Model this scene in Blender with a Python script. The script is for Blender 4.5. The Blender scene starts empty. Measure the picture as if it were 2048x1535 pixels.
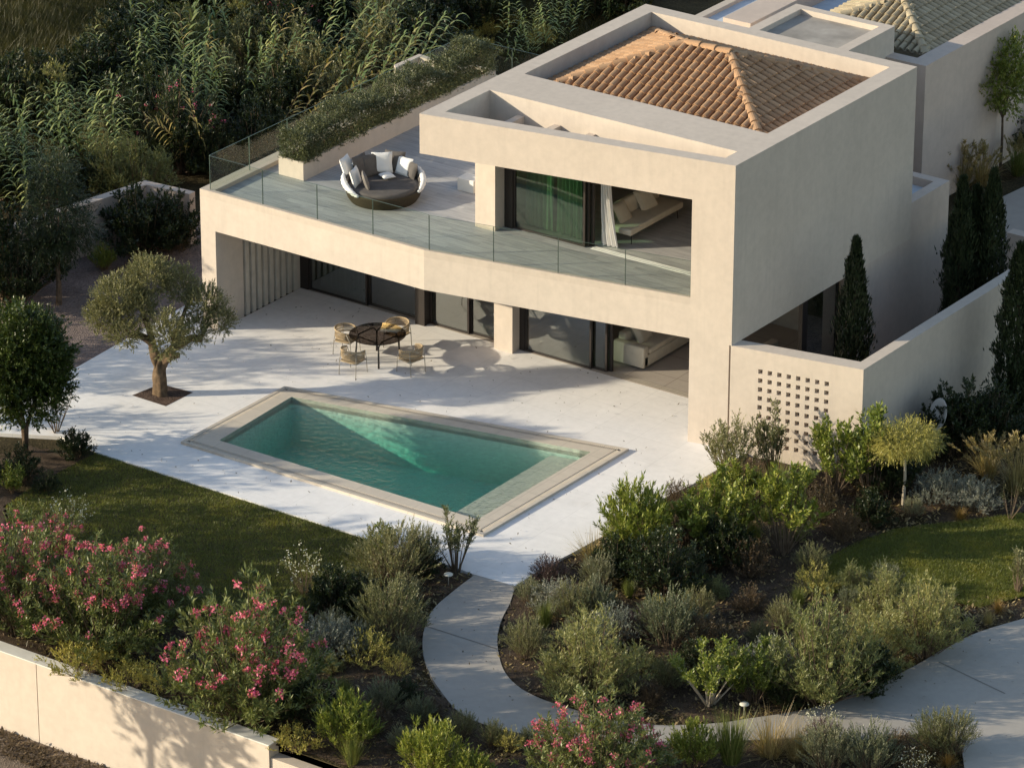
import bpy, bmesh, math, random
import numpy as np
from mathutils import Vector, Matrix, geometry

scene = bpy.context.scene
COL = scene.collection
PI = math.pi
rad = math.radians
rs = np.random.RandomState
random.seed(7)

# ------------------------------------------------------------------ camera
CAM = Vector((67.2042, -88.9542, 48.9134))
F_PX, YAW, PITCH, ROLL = 9126.73, rad(-35.21962), rad(23.99771), rad(0.11792)
fw = Vector((math.sin(YAW) * math.cos(PITCH), math.cos(YAW) * math.cos(PITCH), -math.sin(PITCH)))
r0 = Vector((math.cos(YAW), -math.sin(YAW), 0))
u0 = r0.cross(fw)
RT = math.cos(ROLL) * r0 + math.sin(ROLL) * u0
UP = -math.sin(ROLL) * r0 + math.cos(ROLL) * u0
cam_d = bpy.data.cameras.new('camera')
cam = bpy.data.objects.new('camera', cam_d)
COL.objects.link(cam)
cam.matrix_world = Matrix(((RT.x, UP.x, -fw.x, CAM.x), (RT.y, UP.y, -fw.y, CAM.y), (RT.z, UP.z, -fw.z, CAM.z), (0, 0, 0, 1)))
cam_d.sensor_width = 36
cam_d.lens = F_PX / 2048 * 36
cam_d.clip_start = 1
cam_d.clip_end = 3000
scene.camera = cam


def gp(px, py, z=0.0):
    """point of height z that the photograph shows at pixel (px, py)"""
    d = fw * F_PX + RT * (px - 1024) - UP * (py - 767.5)
    t = (z - CAM.z) / d.z
    return CAM + d * t


HR = Vector((r0.x, r0.y, 0))                      # horizontal, to the right of the view
HF = Vector((math.sin(YAW), math.cos(YAW), 0))    # horizontal, away from the viewer

# ------------------------------------------------------------------ light
SUN_EL, SUN_AZ = 16.6, 39.6
trav = Vector((math.cos(rad(SUN_AZ)) * math.cos(rad(SUN_EL)), math.sin(rad(SUN_AZ)) * math.cos(rad(SUN_EL)), -math.sin(rad(SUN_EL))))
sd = bpy.data.lights.new('sun', 'SUN')
sd.energy = 3.6
sd.angle = rad(0.6)
sd.color = (1.0, 0.885, 0.655)
so = bpy.data.objects.new('sun', sd)
COL.objects.link(so)
so.rotation_euler = trav.to_track_quat('-Z', 'Y').to_euler()
so.location = (-40, -40, 40)
w = bpy.data.worlds.new('World')
scene.world = w
w.use_nodes = True
wn = w.node_tree
for n in list(wn.nodes):
    wn.nodes.remove(n)
wo = wn.nodes.new('ShaderNodeOutputWorld')
wb = wn.nodes.new('ShaderNodeBackground')
sk = wn.nodes.new('ShaderNodeTexSky')
sk.sky_type = 'NISHITA'
sk.sun_disc = False
sk.sun_elevation = rad(SUN_EL)
# sky texture: rotation measured clockwise from +Y seen from above
sdir = -trav
sk.sun_rotation = math.atan2(sdir.x, sdir.y)
sk.air_density = 1.1
sk.dust_density = 0.6
sk.ozone_density = 0.2
wb.inputs[1].default_value = 0.112
wn.links.new(sk.outputs[0], wb.inputs[0])
wn.links.new(wb.outputs[0], wo.inputs[0])
scene.view_settings.view_transform = 'Standard'
scene.view_settings.look = 'None'
scene.view_settings.exposure = 0.84
scene.view_settings.gamma = 1
scene.cycles.max_bounces = 8
scene.cycles.transparent_max_bounces = 24
scene.cycles.diffuse_bounces = 4
scene.cycles.caustics_reflective = False
scene.cycles.caustics_refractive = False
scene.cycles.sample_clamp_indirect = 4.0


# ------------------------------------------------------------------ materials
class NT:
    def __init__(s, name):
        s.m = bpy.data.materials.new(name)
        s.m.use_nodes = True
        s.t = s.m.node_tree
        for n in list(s.t.nodes):
            s.t.nodes.remove(n)
        s.out = s.n('ShaderNodeOutputMaterial')

    def n(s, typ, **kw):
        nd = s.t.nodes.new(typ)
        for k, v in kw.items():
            if k.startswith('i_'):
                key = k[2:]
                key = int(key) if key.isdigit() else key.replace('_', ' ')
                nd.inputs[key].default_value = v
            else:
                setattr(nd, k, v)
        return nd

    def l(s, a, b):
        s.t.links.new(a, b)

    def pos(s):
        return s.n('ShaderNodeNewGeometry').outputs['Position']

    def noise(s, scale, detail=4, rough=.55, vec=None, stretch=None, w=0):
        t = s.n('ShaderNodeTexNoise')
        t.inputs['Scale'].default_value = scale
        t.inputs['Detail'].default_value = detail
        t.inputs['Roughness'].default_value = rough
        v = vec if vec is not None else s.pos()
        if stretch:
            mp = s.n('ShaderNodeMapping')
            mp.inputs['Scale'].default_value = stretch
            s.l(v, mp.inputs['Vector'])
            v = mp.outputs[0]
        s.l(v, t.inputs['Vector'])
        return t.outputs['Fac']

    def ramp(s, fac, stops, interp='LINEAR'):
        r = s.n('ShaderNodeValToRGB')
        r.color_ramp.interpolation = interp
        e = r.color_ramp.elements
        while len(e) < len(stops):
            e.new(.5)
        for i, (p, c) in enumerate(stops):
            e[i].position = p
            e[i].color = (*c, 1) if len(c) == 3 else c
        s.l(fac, r.inputs[0])
        return r.outputs[0]

    def mix(s, a, b, fac, mode='MIX'):
        m = s.n('ShaderNodeMix', data_type='RGBA', blend_type=mode)
        for sock, v in ((m.inputs[0], fac), (m.inputs[6], a), (m.inputs[7], b)):
            if isinstance(v, (int, float)):
                sock.default_value = v
            elif isinstance(v, tuple):
                sock.default_value = (*v, 1)
            else:
                s.l(v, sock)
        return m.outputs[2]

    def math(s, op, a, b=None):
        m = s.n('ShaderNodeMath', operation=op)
        for i, v in enumerate((a, b)):
            if v is None:
                continue
            if isinstance(v, (int, float)):
                m.inputs[i].default_value = v
            else:
                s.l(v, m.inputs[i])
        return m.outputs[0]

    def bump(s, h, strength=.3, dist=.02):
        b = s.n('ShaderNodeBump')
        b.inputs['Strength'].default_value = strength
        b.inputs['Distance'].default_value = dist
        s.l(h, b.inputs['Height'])
        return b.outputs[0]

    def pbsdf(s, col, rough=.8, spec=.3, normal=None, metal=0):
        p = s.n('ShaderNodeBsdfPrincipled')
        if isinstance(col, tuple):
            p.inputs['Base Color'].default_value = (*col, 1)
        else:
            s.l(col, p.inputs['Base Color'])
        if isinstance(rough, (int, float)):
            p.inputs['Roughness'].default_value = rough
        else:
            s.l(rough, p.inputs['Roughness'])
        p.inputs['Specular IOR Level'].default_value = spec
        p.inputs['Metallic'].default_value = metal
        if normal is not None:
            s.l(normal, p.inputs['Normal'])
        return p.outputs[0]

    def done(s, sh):
        s.l(sh, s.out.inputs[0])
        return s.m


M = {}


def plain(name, col, rough=.7, spec=.3, var=.12, scale=3., bump=0, metal=0, bscale=60):
    t = NT(name)
    c1 = tuple(x * (1 - var) for x in col)
    c2 = tuple(min(1, x * (1 + var)) for x in col)
    c = t.ramp(t.noise(scale, 5), [(.3, c1), (.7, c2)])
    nrm = t.bump(t.noise(bscale, 3), bump, .01) if bump else None
    M[name] = t.done(t.pbsdf(c, rough, spec, nrm, metal))
    return M[name]


def stucco(name, col):
    t = NT(name)
    a = t.noise(.55, 4, .6)
    b = t.noise(5, 5, .6)
    st = t.noise(1.0, 4, .6, stretch=(5.0, 5.0, .35))
    c = t.ramp(a, [(.3, tuple(x * .95 for x in col)), (.7, tuple(x * 1.04 for x in col))])
    c = t.mix(c, tuple(x * .86 for x in col), t.math('MULTIPLY', t.ramp(st, [(.52, (0, 0, 0)), (.75, (1, 1, 1))]), .5))
    c = t.mix(c, t.ramp(b, [(.35, (.93, .93, .93)), (.65, (1.03, 1.03, 1.03))]), .8, 'MULTIPLY')
    nrm = t.bump(t.noise(45, 4, .7), .25, .012)
    M[name] = t.done(t.pbsdf(c, .92, .15, nrm))


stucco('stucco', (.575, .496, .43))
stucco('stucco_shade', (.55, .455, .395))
stucco('coping', (.54, .465, .40))
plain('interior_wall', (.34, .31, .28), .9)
plain('frame', (.028, .022, .02), .45, .4)
plain('fin', (.55, .50, .44), .9)
plain('roof_membrane', (.50, .55, .62), .8, scale=1.5)
plain('grey_gravel_roof', (.34, .31, .28), .95, var=.25, scale=1.2, bump=.4)


def concrete_floor(name, col, tile=None, joint=.7):
    t = NT(name)
    c = t.ramp(t.noise(.5, 5, .6), [(.3, tuple(x * .94 for x in col)), (.7, tuple(x * 1.04 for x in col))])
    c = t.mix(c, t.ramp(t.noise(4.5, 6, .65), [(.35, (.93, .93, .93)), (.65, (1.03, 1.03, 1.03))]), .8, 'MULTIPLY')
    c = t.mix(c, t.ramp(t.noise(.9, 3, .5, stretch=(1, 1, 1)), [(.62, (1, 1, 1)), (.8, (.90, .89, .87))]), .7, 'MULTIPLY')
    if tile:
        br = t.n('ShaderNodeTexBrick', offset=0.0, squash=1.0)
        br.inputs['Scale'].default_value = 1
        br.inputs['Brick Width'].default_value = tile[0]
        br.inputs['Row Height'].default_value = tile[1]
        br.inputs['Mortar Size'].default_value = .011
        br.inputs['Color1'].default_value = (1, 1, 1, 1)
        br.inputs['Color2'].default_value = (.97, .97, .97, 1)
        br.inputs['Mortar'].default_value = (joint, joint, joint, 1)
        t.l(t.pos(), br.inputs['Vector'])
        c = t.mix(c, br.outputs[0], 1.0, 'MULTIPLY')
    nrm = t.bump(t.noise(30, 4, .7), .12, .01)
    M[name] = t.done(t.pbsdf(c, .7, .25, nrm))


concrete_floor('patio', (.88, .85, .84), (1.2, 1.2), .89)
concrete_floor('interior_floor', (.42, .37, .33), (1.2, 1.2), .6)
concrete_floor('path', (.40, .365, .33))
concrete_floor('pool_coping', (.60, .53, .45), (.9, .9), .8)


def deck(name):
    t = NT(name)
    br = t.n('ShaderNodeTexBrick', offset=.5)
    br.inputs['Scale'].default_value = 1
    br.inputs['Brick Width'].default_value = 1.2
    br.inputs['Row Height'].default_value = .2
    br.inputs['Mortar Size'].default_value = .003
    br.inputs['Color1'].default_value = (.47, .465, .47, 1)
    br.inputs['Color2'].default_value = (.37, .37, .38, 1)
    br.inputs['Mortar'].default_value = (.30, .28, .27, 1)
    t.l(t.pos(), br.inputs['Vector'])
    g = t.noise(2.2, 6, .65, stretch=(.7, 9, 1))
    c = t.mix(br.outputs[0], t.ramp(g, [(.3, (.72, .71, .72)), (.7, (1.15, 1.14, 1.12))]), 1, 'MULTIPLY')
    M[name] = t.done(t.pbsdf(c, .6, .25))


deck('deck')


def glass(name, tint, refl=1.0, rough=0.0, ior=1.5):
    t = NT(name)
    tr = t.n('ShaderNodeBsdfTransparent')
    tr.inputs[0].default_value = (*tint, 1)
    gl = t.n('ShaderNodeBsdfGlossy')
    gl.inputs['Roughness'].default_value = rough
    lw = t.n('ShaderNodeLayerWeight')
    lw.inputs[0].default_value = .5
    f0 = ((ior - 1) / (ior + 1)) ** 2
    fac = t.math('ADD', t.math('MULTIPLY', t.math('POWER', lw.outputs['Facing'], 5), 1 - f0), f0)
    fac = t.math('MINIMUM', t.math('MULTIPLY', fac, refl), 1.0)
    mx = t.n('ShaderNodeMixShader')
    t.l(fac, mx.inputs[0])
    t.l(tr.outputs[0], mx.inputs[1])
    t.l(gl.outputs[0], mx.inputs[2])
    M[name] = t.done(mx.outputs[0])


glass('rail_glass', (.945, .97, .945), .8)
glass('window_glass', (.50, .58, .55), 6.0, 0, 1.55)
glass('table_glass', (.36, .33, .32), .8)


def water_mat():
    t = NT('water')
    tr = t.n('ShaderNodeBsdfTransparent')
    gl = t.n('ShaderNodeBsdfGlossy')
    gl.inputs['Roughness'].default_value = .03
    h = t.noise(5.5, 4, .6)
    nrm = t.bump(h, 1.0, .09)
    t.l(nrm, gl.inputs['Normal'])
    lw = t.n('ShaderNodeLayerWeight')
    lw.inputs[0].default_value = .5
    t.l(nrm, lw.inputs['Normal'])
    mx = t.n('ShaderNodeMixShader')
    t.l(t.math('ADD', t.math('MULTIPLY', t.math('POWER', lw.outputs['Facing'], 5), .95), .026), mx.inputs[0])
    t.l(tr.outputs[0], mx.inputs[1])
    t.l(gl.outputs[0], mx.inputs[2])
    ab = t.n('ShaderNodeVolumeAbsorption')
    ab.inputs[0].default_value = (.02, .80, .70, 1)
    ab.inputs[1].default_value = .33
    t.l(ab.outputs[0], t.out.inputs[1])
    M['water'] = t.done(mx.outputs[0])


water_mat()


def pool_finish():
    t = NT('pool_plaster')
    c = t.ramp(t.noise(7, 5, .6), [(.3, (.56, .68, .58)), (.7, (.66, .78, .67))])
    wv = t.n('ShaderNodeTexVoronoi', feature='SMOOTH_F1')
    wv.inputs['Scale'].default_value = 8
    t.l(t.pos(), wv.inputs['Vector'])
    nrm = t.bump(wv.outputs['Distance'], .38, .05)
    M['pool_plaster'] = t.done(t.pbsdf(c, .9, .1, nrm))


pool_finish()


def tile_mat(name, cols):
    t = NT(name)
    g = t.n('ShaderNodeNewGeometry')
    c = t.ramp(g.outputs['Random Per Island'], cols)
    c = t.mix(c, t.ramp(t.noise(3, 5, .6), [(.3, (.88, .87, .86)), (.7, (1.06, 1.05, 1.03))]), .8, 'MULTIPLY')
    c = t.mix(c, t.ramp(t.noise(14, 4, .6), [(.62, (1, 1, 1)), (.75, (.72, .68, .62))]), .5, 'MULTIPLY')
    M[name] = t.done(t.pbsdf(c, .85, .2, t.bump(t.noise(50, 3), .2, .01)))


tile_mat('terracotta', [(0, (.36, .215, .125)), (.5, (.405, .25, .148)), (1, (.445, .285, .175))])
tile_mat('sand_tile', [(0, (.35, .29, .20)), (.5, (.40, .335, .235)), (1, (.45, .385, .275))])


def soil_mat(name, a, b, scale=2.5, peb=38, bs=.5):
    t = NT(name)
    c = t.ramp(t.noise(scale, 6, .65), [(.3, a), (.7, b)])
    v = t.n('ShaderNodeTexVoronoi')
    v.inputs['Scale'].default_value = peb
    t.l(t.pos(), v.inputs['Vector'])
    c = t.mix(c, t.ramp(v.outputs['Color'], [(.2, (.6, .6, .6)), (.9, (1.3, 1.28, 1.25))]), .75, 'MULTIPLY')
    M[name] = t.done(t.pbsdf(c, .95, .1, t.bump(v.outputs['Distance'], bs, .03)))


soil_mat('soil', (.050, .035, .025), (.125, .090, .065))
soil_mat('gravel', (.17, .135, .125), (.27, .215, .20), 1.2, 26, .9)
soil_mat('wild_soil', (.035, .028, .014), (.085, .068, .038), .6, 20)
soil_mat('bed_mulch', (.075, .05, .04), (.16, .115, .095), 4, 30, .9)
soil_mat('dirt_road', (.14, .105, .08), (.30, .245, .20), 1.1, 24)
soil_mat('planter_soil', (.05, .035, .025), (.09, .065, .045))


def leafmat(name, cols, trans=.20, rough=.42, spec=.45, objvar=.25, patch=0):
    t = NT(name)
    g = t.n('ShaderNodeNewGeometry')
    n = len(cols)
    c = t.ramp(g.outputs['Random Per Island'], [(i / max(1, n - 1), k) for i, k in enumerate(cols)])
    oi = t.n('ShaderNodeObjectInfo')
    c = t.mix(c, t.ramp(oi.outputs['Random'], [(0, (1 - objvar, 1 - objvar * .8, 1 - objvar)), (1, (1 + objvar, 1 + objvar * .7, 1 + objvar * .4))]), 1, 'MULTIPLY')
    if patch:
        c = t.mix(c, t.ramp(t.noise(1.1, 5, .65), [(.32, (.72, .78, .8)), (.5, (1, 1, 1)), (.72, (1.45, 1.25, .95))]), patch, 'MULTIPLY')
    p = t.pbsdf(c, rough, spec)
    tl = t.n('ShaderNodeBsdfTranslucent')
    t.l(t.mix(c, (1.15, 1.2, .6), 1, 'MULTIPLY'), tl.inputs[0])
    mx = t.n('ShaderNodeMixShader')
    mx.inputs[0].default_value = trans
    t.l(p, mx.inputs[1])
    t.l(tl.outputs[0], mx.inputs[2])
    M[name] = t.done(mx.outputs[0])


leafmat('leaf_oleander', [(0.103, 0.131, 0.039), (0.159, 0.186, 0.062), (0.244, 0.248, 0.093)])
leafmat('leaf_bright', [(0.126, 0.169, 0.025), (0.211, 0.253, 0.050), (0.337, 0.337, 0.084)])
leafmat('leaf_citrus', [(.045, .065, .014), (.075, .10, .022), (.12, .145, .035)])
leafmat('leaf_dark', [(0.019, 0.031, 0.011), (0.033, 0.047, 0.016), (0.053, 0.069, 0.024)])
leafmat('leaf_olive', [(0.119, 0.124, 0.058), (0.189, 0.189, 0.095), (0.300, 0.291, 0.160)])
leafmat('leaf_grey', [(0.146, 0.157, 0.098), (0.220, 0.223, 0.144), (0.322, 0.314, 0.223)])
leafmat('leaf_silver', [(.16, .17, .15), (.23, .24, .215), (.31, .32, .29)])
leafmat('leaf_feather', [(0.162, 0.176, 0.061), (0.248, 0.256, 0.096), (0.381, 0.352, 0.158)])
leafmat('leaf_yellow', [(0.301, 0.287, 0.068), (0.414, 0.371, 0.092), (0.508, 0.439, 0.151)])
leafmat('leaf_cypress', [(0.016, 0.027, 0.013), (0.027, 0.041, 0.018), (0.043, 0.059, 0.027)], .1)
leafmat('leaf_reed', [(0.130, 0.198, 0.073), (0.208, 0.272, 0.104), (0.340, 0.356, 0.146)])
leafmat('leaf_reed_dry', [(0.171, 0.153, 0.046), (0.290, 0.244, 0.077), (0.427, 0.322, 0.137)])
leafmat('leaf_hedge', [(0.080, 0.096, 0.048), (0.132, 0.142, 0.071), (0.229, 0.229, 0.126)])
leafmat('leaf_brown', [(0.064, 0.042, 0.025), (0.101, 0.068, 0.037), (0.146, 0.101, 0.057)])
leafmat('leaf_purple', [(0.058, 0.036, 0.039), (0.098, 0.058, 0.061), (0.146, 0.090, 0.087)])
leafmat('grass_dry', [(.26, .20, .10), (.36, .28, .15), (.48, .38, .22)], .4)  # straw tone, lightened to imitate sun on the shaded clumps by the neighbour
leafmat('grass_green', [(0.108, 0.145, 0.032), (0.181, 0.211, 0.056), (0.289, 0.276, 0.097)])
leafmat('grass_rust', [(0.244, 0.147, 0.033), (0.329, 0.192, 0.055), (0.366, 0.237, 0.087)])
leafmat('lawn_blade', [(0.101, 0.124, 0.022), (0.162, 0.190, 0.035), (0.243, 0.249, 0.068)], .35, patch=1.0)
leafmat('wild_blade', [(0.043, 0.048, 0.014), (0.077, 0.075, 0.023), (0.136, 0.111, 0.046)], .35)
leafmat('petal_pink', [(.60, .09, .22), (.72, .17, .31), (.80, .32, .42)], .35, .6, .2, .08)
leafmat('petal_white', [(.7, .68, .62), (.78, .76, .7)], .3, .6, .2, .02)
plain('bark', (.13, .095, .07), .95, .1, .35, 9, .9)
plain('bark_olive', (.125, .088, .058), .95, .1, .45, 7, 1.0, bscale=22)
plain('twig', (.16, .115, .08), .9, .1, .3, 6)
plain('pale_twig', (.42, .36, .28), .9, .1, .2, 6)
plain('steel', (.30, .27, .23), .45, .5, .05)
plain('black_metal', (.018, .012, .011), .4, .5, .1)
plain('rope', (.40, .31, .205), .9, .1, .25, 30)
plain('wicker', (.045, .034, .02), .75, .3, .35, 40, .6, bscale=90)
plain('fabric_grey', (.115, .105, .10), .95, .1, .15, 6, .15)
plain('fabric_mid', (.20, .185, .175), .95, .1, .15, 6, .15)
plain('fabric_white', (.74, .73, .72), .9, .1, .05, 4, .1)
plain('fabric_cream', (.56, .51, .43), .95, .1, .08, 4, .15)
plain('curtain_white', (.72, .70, .68), .9, .1, .04)
plain('white_concrete', (.70, .68, .65), .85, .2, .06)
plain('dish_white', (.62, .60, .58), .5, .3, .05)
plain('dark_metal', (.05, .045, .045), .5, .4)
plain('lamp_white', (.66, .62, .54), .5, .3, .05)
plain('rock', (.30, .26, .21), .95, .1, .3, 3, .8, bscale=14)
plain('slab_edge', (.22, .20, .18), .9)


def curtain_green():
    t = NT('sheer_curtain')
    c = t.ramp(t.noise(1.3, 2, .5, stretch=(6, 6, .1)), [(.35, (.50, .54, .46)), (.65, (.66, .68, .60))])
    p = t.pbsdf(c, .9, .1)
    tl = t.n('ShaderNodeBsdfTranslucent')
    t.l(c, tl.inputs[0])
    mx = t.n('ShaderNodeMixShader')
    mx.inputs[0].default_value = .4
    t.l(p, mx.inputs[1])
    t.l(tl.outputs[0], mx.inputs[2])
    M['sheer_curtain'] = t.done(mx.outputs[0])


curtain_green()


# ------------------------------------------------------------------ mesh helpers
class MB:
    def __init__(s):
        s.v = []
        s.f = []

    def add(s, vs, fs):
        b = len(s.v)
        s.v += [tuple(v) for v in vs]
        s.f += [tuple(i + b for i in f) for f in fs]
        return s

    def box(s, x0, x1, y0, y1, z0, z1):
        return s.prism([(x0, y0), (x1, y0), (x1, y1), (x0, y1)], z0, z1)

    def prism(s, poly, z0, z1):
        n = len(poly)
        ar = sum(poly[i][0] * poly[(i + 1) % n][1] - poly[(i + 1) % n][0] * poly[i][1] for i in range(n))
        if ar < 0:
            poly = poly[::-1]
        vs = [(p[0], p[1], z0) for p in poly] + [(p[0], p[1], z1) for p in poly]
        fs = [tuple(range(n))[::-1], tuple(range(n, 2 * n))] + [(i, (i + 1) % n, n + (i + 1) % n, n + i) for i in range(n)]
        return s.add(vs, fs)

    def obox(s, c, ax, ay, az, hx, hy, hz):
        """box with half sizes about centre c along unit axes"""
        c, ax, ay, az = Vector(c), Vector(ax), Vector(ay), Vector(az)
        vs = [c + ax * (sx * hx) + ay * (sy * hy) + az * (sz * hz) for sz in (-1, 1) for sx, sy in ((-1, -1), (1, -1), (1, 1), (-1, 1))]
        return s.add(vs, [(3, 2, 1, 0), (4, 5, 6, 7), (0, 1, 5, 4), (1, 2, 6, 5), (2, 3, 7, 6), (3, 0, 4, 7)])

    def tube(s, pts, rads, n=6, cap=True):
        pts = [Vector(p) for p in pts]
        if isinstance(rads, (int, float)):
            rads = [rads] * len(pts)
        b = len(s.v)
        ref = Vector((.31, .17, .93))
        for i, p in enumerate(pts):
            t = (pts[min(i + 1, len(pts) - 1)] - pts[max(i - 1, 0)])
            if t.length < 1e-9:
                t = Vector((0, 0, 1))
            t.normalize()
            a = t.cross(ref)
            if a.length < 1e-3:
                a = t.cross(Vector((1, 0, 0)))
            a.normalize()
            c = t.cross(a)
            for k in range(n):
                q = 2 * PI * k / n
                s.v.append(tuple(p + (a * math.cos(q) + c * math.sin(q)) * rads[i]))
        for i in range(len(pts) - 1):
            for k in range(n):
                s.f.append((b + i * n + k, b + i * n + (k + 1) % n, b + (i + 1) * n + (k + 1) % n, b + (i + 1) * n + k))
        if cap:
            s.f.append(tuple(b + k for k in range(n))[::-1])
            s.f.append(tuple(b + (len(pts) - 1) * n + k for k in range(n)))
        return s

    def lathe(s, prof, n=48, c=(0, 0, 0), a0=0, a1=2 * PI):
        full = abs(a1 - a0 - 2 * PI) < 1e-6
        m = n if full else n + 1
        b = len(s.v)
        for r, z in prof:
            for k in range(m):
                q = a0 + (a1 - a0) * k / n
                s.v.append((c[0] + r * math.cos(q), c[1] + r * math.sin(q), c[2] + z))
        for i in range(len(prof) - 1):
            for k in range(n):
                k2 = (k + 1) % m
                s.f.append((b + i * m + k, b + i * m + k2, b + (i + 1) * m + k2, b + (i + 1) * m + k))
        return s

    def build(s, name, mat, parent=None, smooth=False, bevel=0, fix=False):
        me = bpy.data.meshes.new(name)
        me.from_pydata(s.v, [], s.f)
        if fix:
            bm = bmesh.new()
            bm.from_mesh(me)
            bmesh.ops.recalc_face_normals(bm, faces=bm.faces)
            bm.to_mesh(me)
            bm.free()
        me.validate()
        return link(name, me, mat, parent, smooth, bevel)


def link(name, me, mat, parent=None, smooth=False, bevel=0):
    o = bpy.data.objects.new(name, me)
    COL.objects.link(o)
    if isinstance(mat, str):
        mat = M[mat]
    me.materials.append(mat)
    if parent is not None:
        o.parent = parent
        if parent.get('_world'):
            o.location = -Vector(parent['_world'])
    if smooth:
        me.polygons.foreach_set('use_smooth', [True] * len(me.polygons))
    if bevel:
        b = o.modifiers.new('bevel', 'BEVEL')
        b.width = bevel
        b.segments = 2
        b.limit_method = 'ANGLE'
    return o


def npmesh(name, V, F):
    me = bpy.data.meshes.new(name)
    V = np.asarray(V, np.float32)
    F = np.asarray(F, np.int32)
    me.vertices.add(len(V))
    me.vertices.foreach_set('co', V.ravel())
    k = F.shape[1]
    me.loops.add(F.size)
    me.loops.foreach_set('vertex_index', F.ravel())
    me.polygons.add(len(F))
    me.polygons.foreach_set('loop_start', np.arange(0, F.size, k, dtype=np.int32))
    me.polygons.foreach_set('loop_total', np.full(len(F), k, np.int32))
    me.update(calc_edges=True)
    me.validate()
    return me


def tag(o, label=None, cat=None, group=None, kind=None):
    if label:
        o['label'] = label
    if cat:
        o['category'] = cat
    if group:
        o['group'] = group
    if kind:
        o['kind'] = kind
    return o


def thing(name, loc, label, cat, group=None, world=False, rz=0):
    """an empty at the thing's base; world=True: its parts are given in world coordinates"""
    o = bpy.data.objects.new(name, None)
    COL.objects.link(o)
    o.location = loc
    o.rotation_euler = (0, 0, rz)
    o.empty_display_size = .2
    if world:
        o['_world'] = tuple(loc)
    return tag(o, label, cat, group)


def sub(o, parent):
    """make o a sub-part of a part that is itself given in world coordinates"""
    o.parent = parent
    o.location = (0, 0, 0)
    return o


def flat(name, loops, z, mat, kind='structure'):
    """flat sheet bounded by the first loop, with holes; returned as an object"""
    ls = [[Vector((p[0], p[1], z)) for p in lp] for lp in loops]
    tris = geometry.tessellate_polygon(ls)
    vs = [v for lp in ls for v in lp]
    fs = []
    for t in tris:
        a, b, c = (vs[i] for i in t)
        if (b - a).cross(c - a).z < 0:
            t = (t[0], t[2], t[1])
        fs.append(tuple(t))
    m = MB()
    m.add(vs, fs)
    o = m.build(name, mat)
    if kind:
        o['kind'] = kind
    return o


def slabbed(name, loops, z0, z1, mat):
    """thick sheet: top face plus the side walls of every loop"""
    ls = [[Vector((p[0], p[1], z1)) for p in lp] for lp in loops]
    tris = geometry.tessellate_polygon(ls)
    vs = [v for lp in ls for v in lp]
    fs = []
    for t in tris:
        a, b, c = (vs[i] for i in t)
        if (b - a).cross(c - a).z < 0:
            t = (t[0], t[2], t[1])
        fs.append(tuple(t))
    m = MB()
    m.add(vs, fs)
    for lp in loops:
        n = len(lp)
        m.add([(p[0], p[1], z0) for p in lp] + [(p[0], p[1], z1) for p in lp], [(i, (i + 1) % n, n + (i + 1) % n, n + i) for i in range(n)])
    o = m.build(name, mat)
    o['kind'] = 'structure'
    return o


def inpoly(x, y, poly):
    x = np.asarray(x)
    y = np.asarray(y)
    ins = np.zeros(x.shape, bool)
    n = len(poly)
    for i in range(n):
        x1, y1 = poly[i][0], poly[i][1]
        x2, y2 = poly[(i + 1) % n][0], poly[(i + 1) % n][1]
        c = ((y1 > y) != (y2 > y)) & (x < (x2 - x1) * (y - y1) / (y2 - y1 + 1e-12) + x1)
        ins ^= c
    return ins


def spline(pts, n=6, closed=False):
    """Catmull-Rom through 2-D / 3-D points"""
    P = [Vector(p) for p in pts]
    out = []
    N = len(P)
    for i in range(N if closed else N - 1):
        if closed:
            a, b, c, d = P[i - 1], P[i], P[(i + 1) % N], P[(i + 2) % N]
        else:
            a, b, c, d = P[max(i - 1, 0)], P[i], P[i + 1], P[min(i + 2, N - 1)]
        for k in range(n):
            t = k / n
            out.append(.5 * ((2 * b) + (c - a) * t + (2 * a - 5 * b + 4 * c - d) * t * t + (3 * b - a - 3 * c + d) * t ** 3))
    if not closed:
        out.append(P[-1])
    return out

# ================================================================== SETTING
def A1(x):
    return -.9 + (x - 2.24) * .1864


POOL_OUT = [(-.88, -7.2), (8.59, -7.13), (8.69, -.9), (-.86, -2.9)]
POOL_IN = [(-.13, -6.57), (7.98, -6.51), (8.02, -1.62), (-.29, -3.34)]


def g2(px, py, z=0.0):
    p = gp(px, py, z)
    return (p.x, p.y)


patio_edge = [(-6.19, -5.21), (-6.55, .63), (-6.6, 1.6), (-5.21, 1.6), (-5.21, -.4), (-4.69, -.4), (-4.69, 2.74), (9.6, 2.74), (9.6, .9), (11.2, .9), g2(1440, 935), g2(1385, 968), g2(1320, 1000),
              g2(1262, 1035), g2(1215, 1066), g2(1150, 1102), g2(1085, 1135), g2(1030, 1171), g2(950, 1148), g2(900, 1130), g2(830, 1108), (6.67, -8.84), (-2.37, -8.84), g2(165, 893), g2(120, 872), g2(40, 868), g2(-60, 862), g2(-60, 828)]
path_l = [(950, 1148), (903, 1184), (866, 1218), (849, 1255), (845, 1290), (850, 1322), (864, 1354), (884, 1384), (915, 1420), (955, 1442), (1010, 1458), (1090, 1474), (1180, 1484), (1280, 1488), (1400, 1482), (1520, 1478), (1620, 1474), (1690, 1480), (1740, 1477), (1800, 1470), (1850, 1466), (1900, 1472), (1922, 1495), (1930, 1545), (1935, 1600)]
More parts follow.
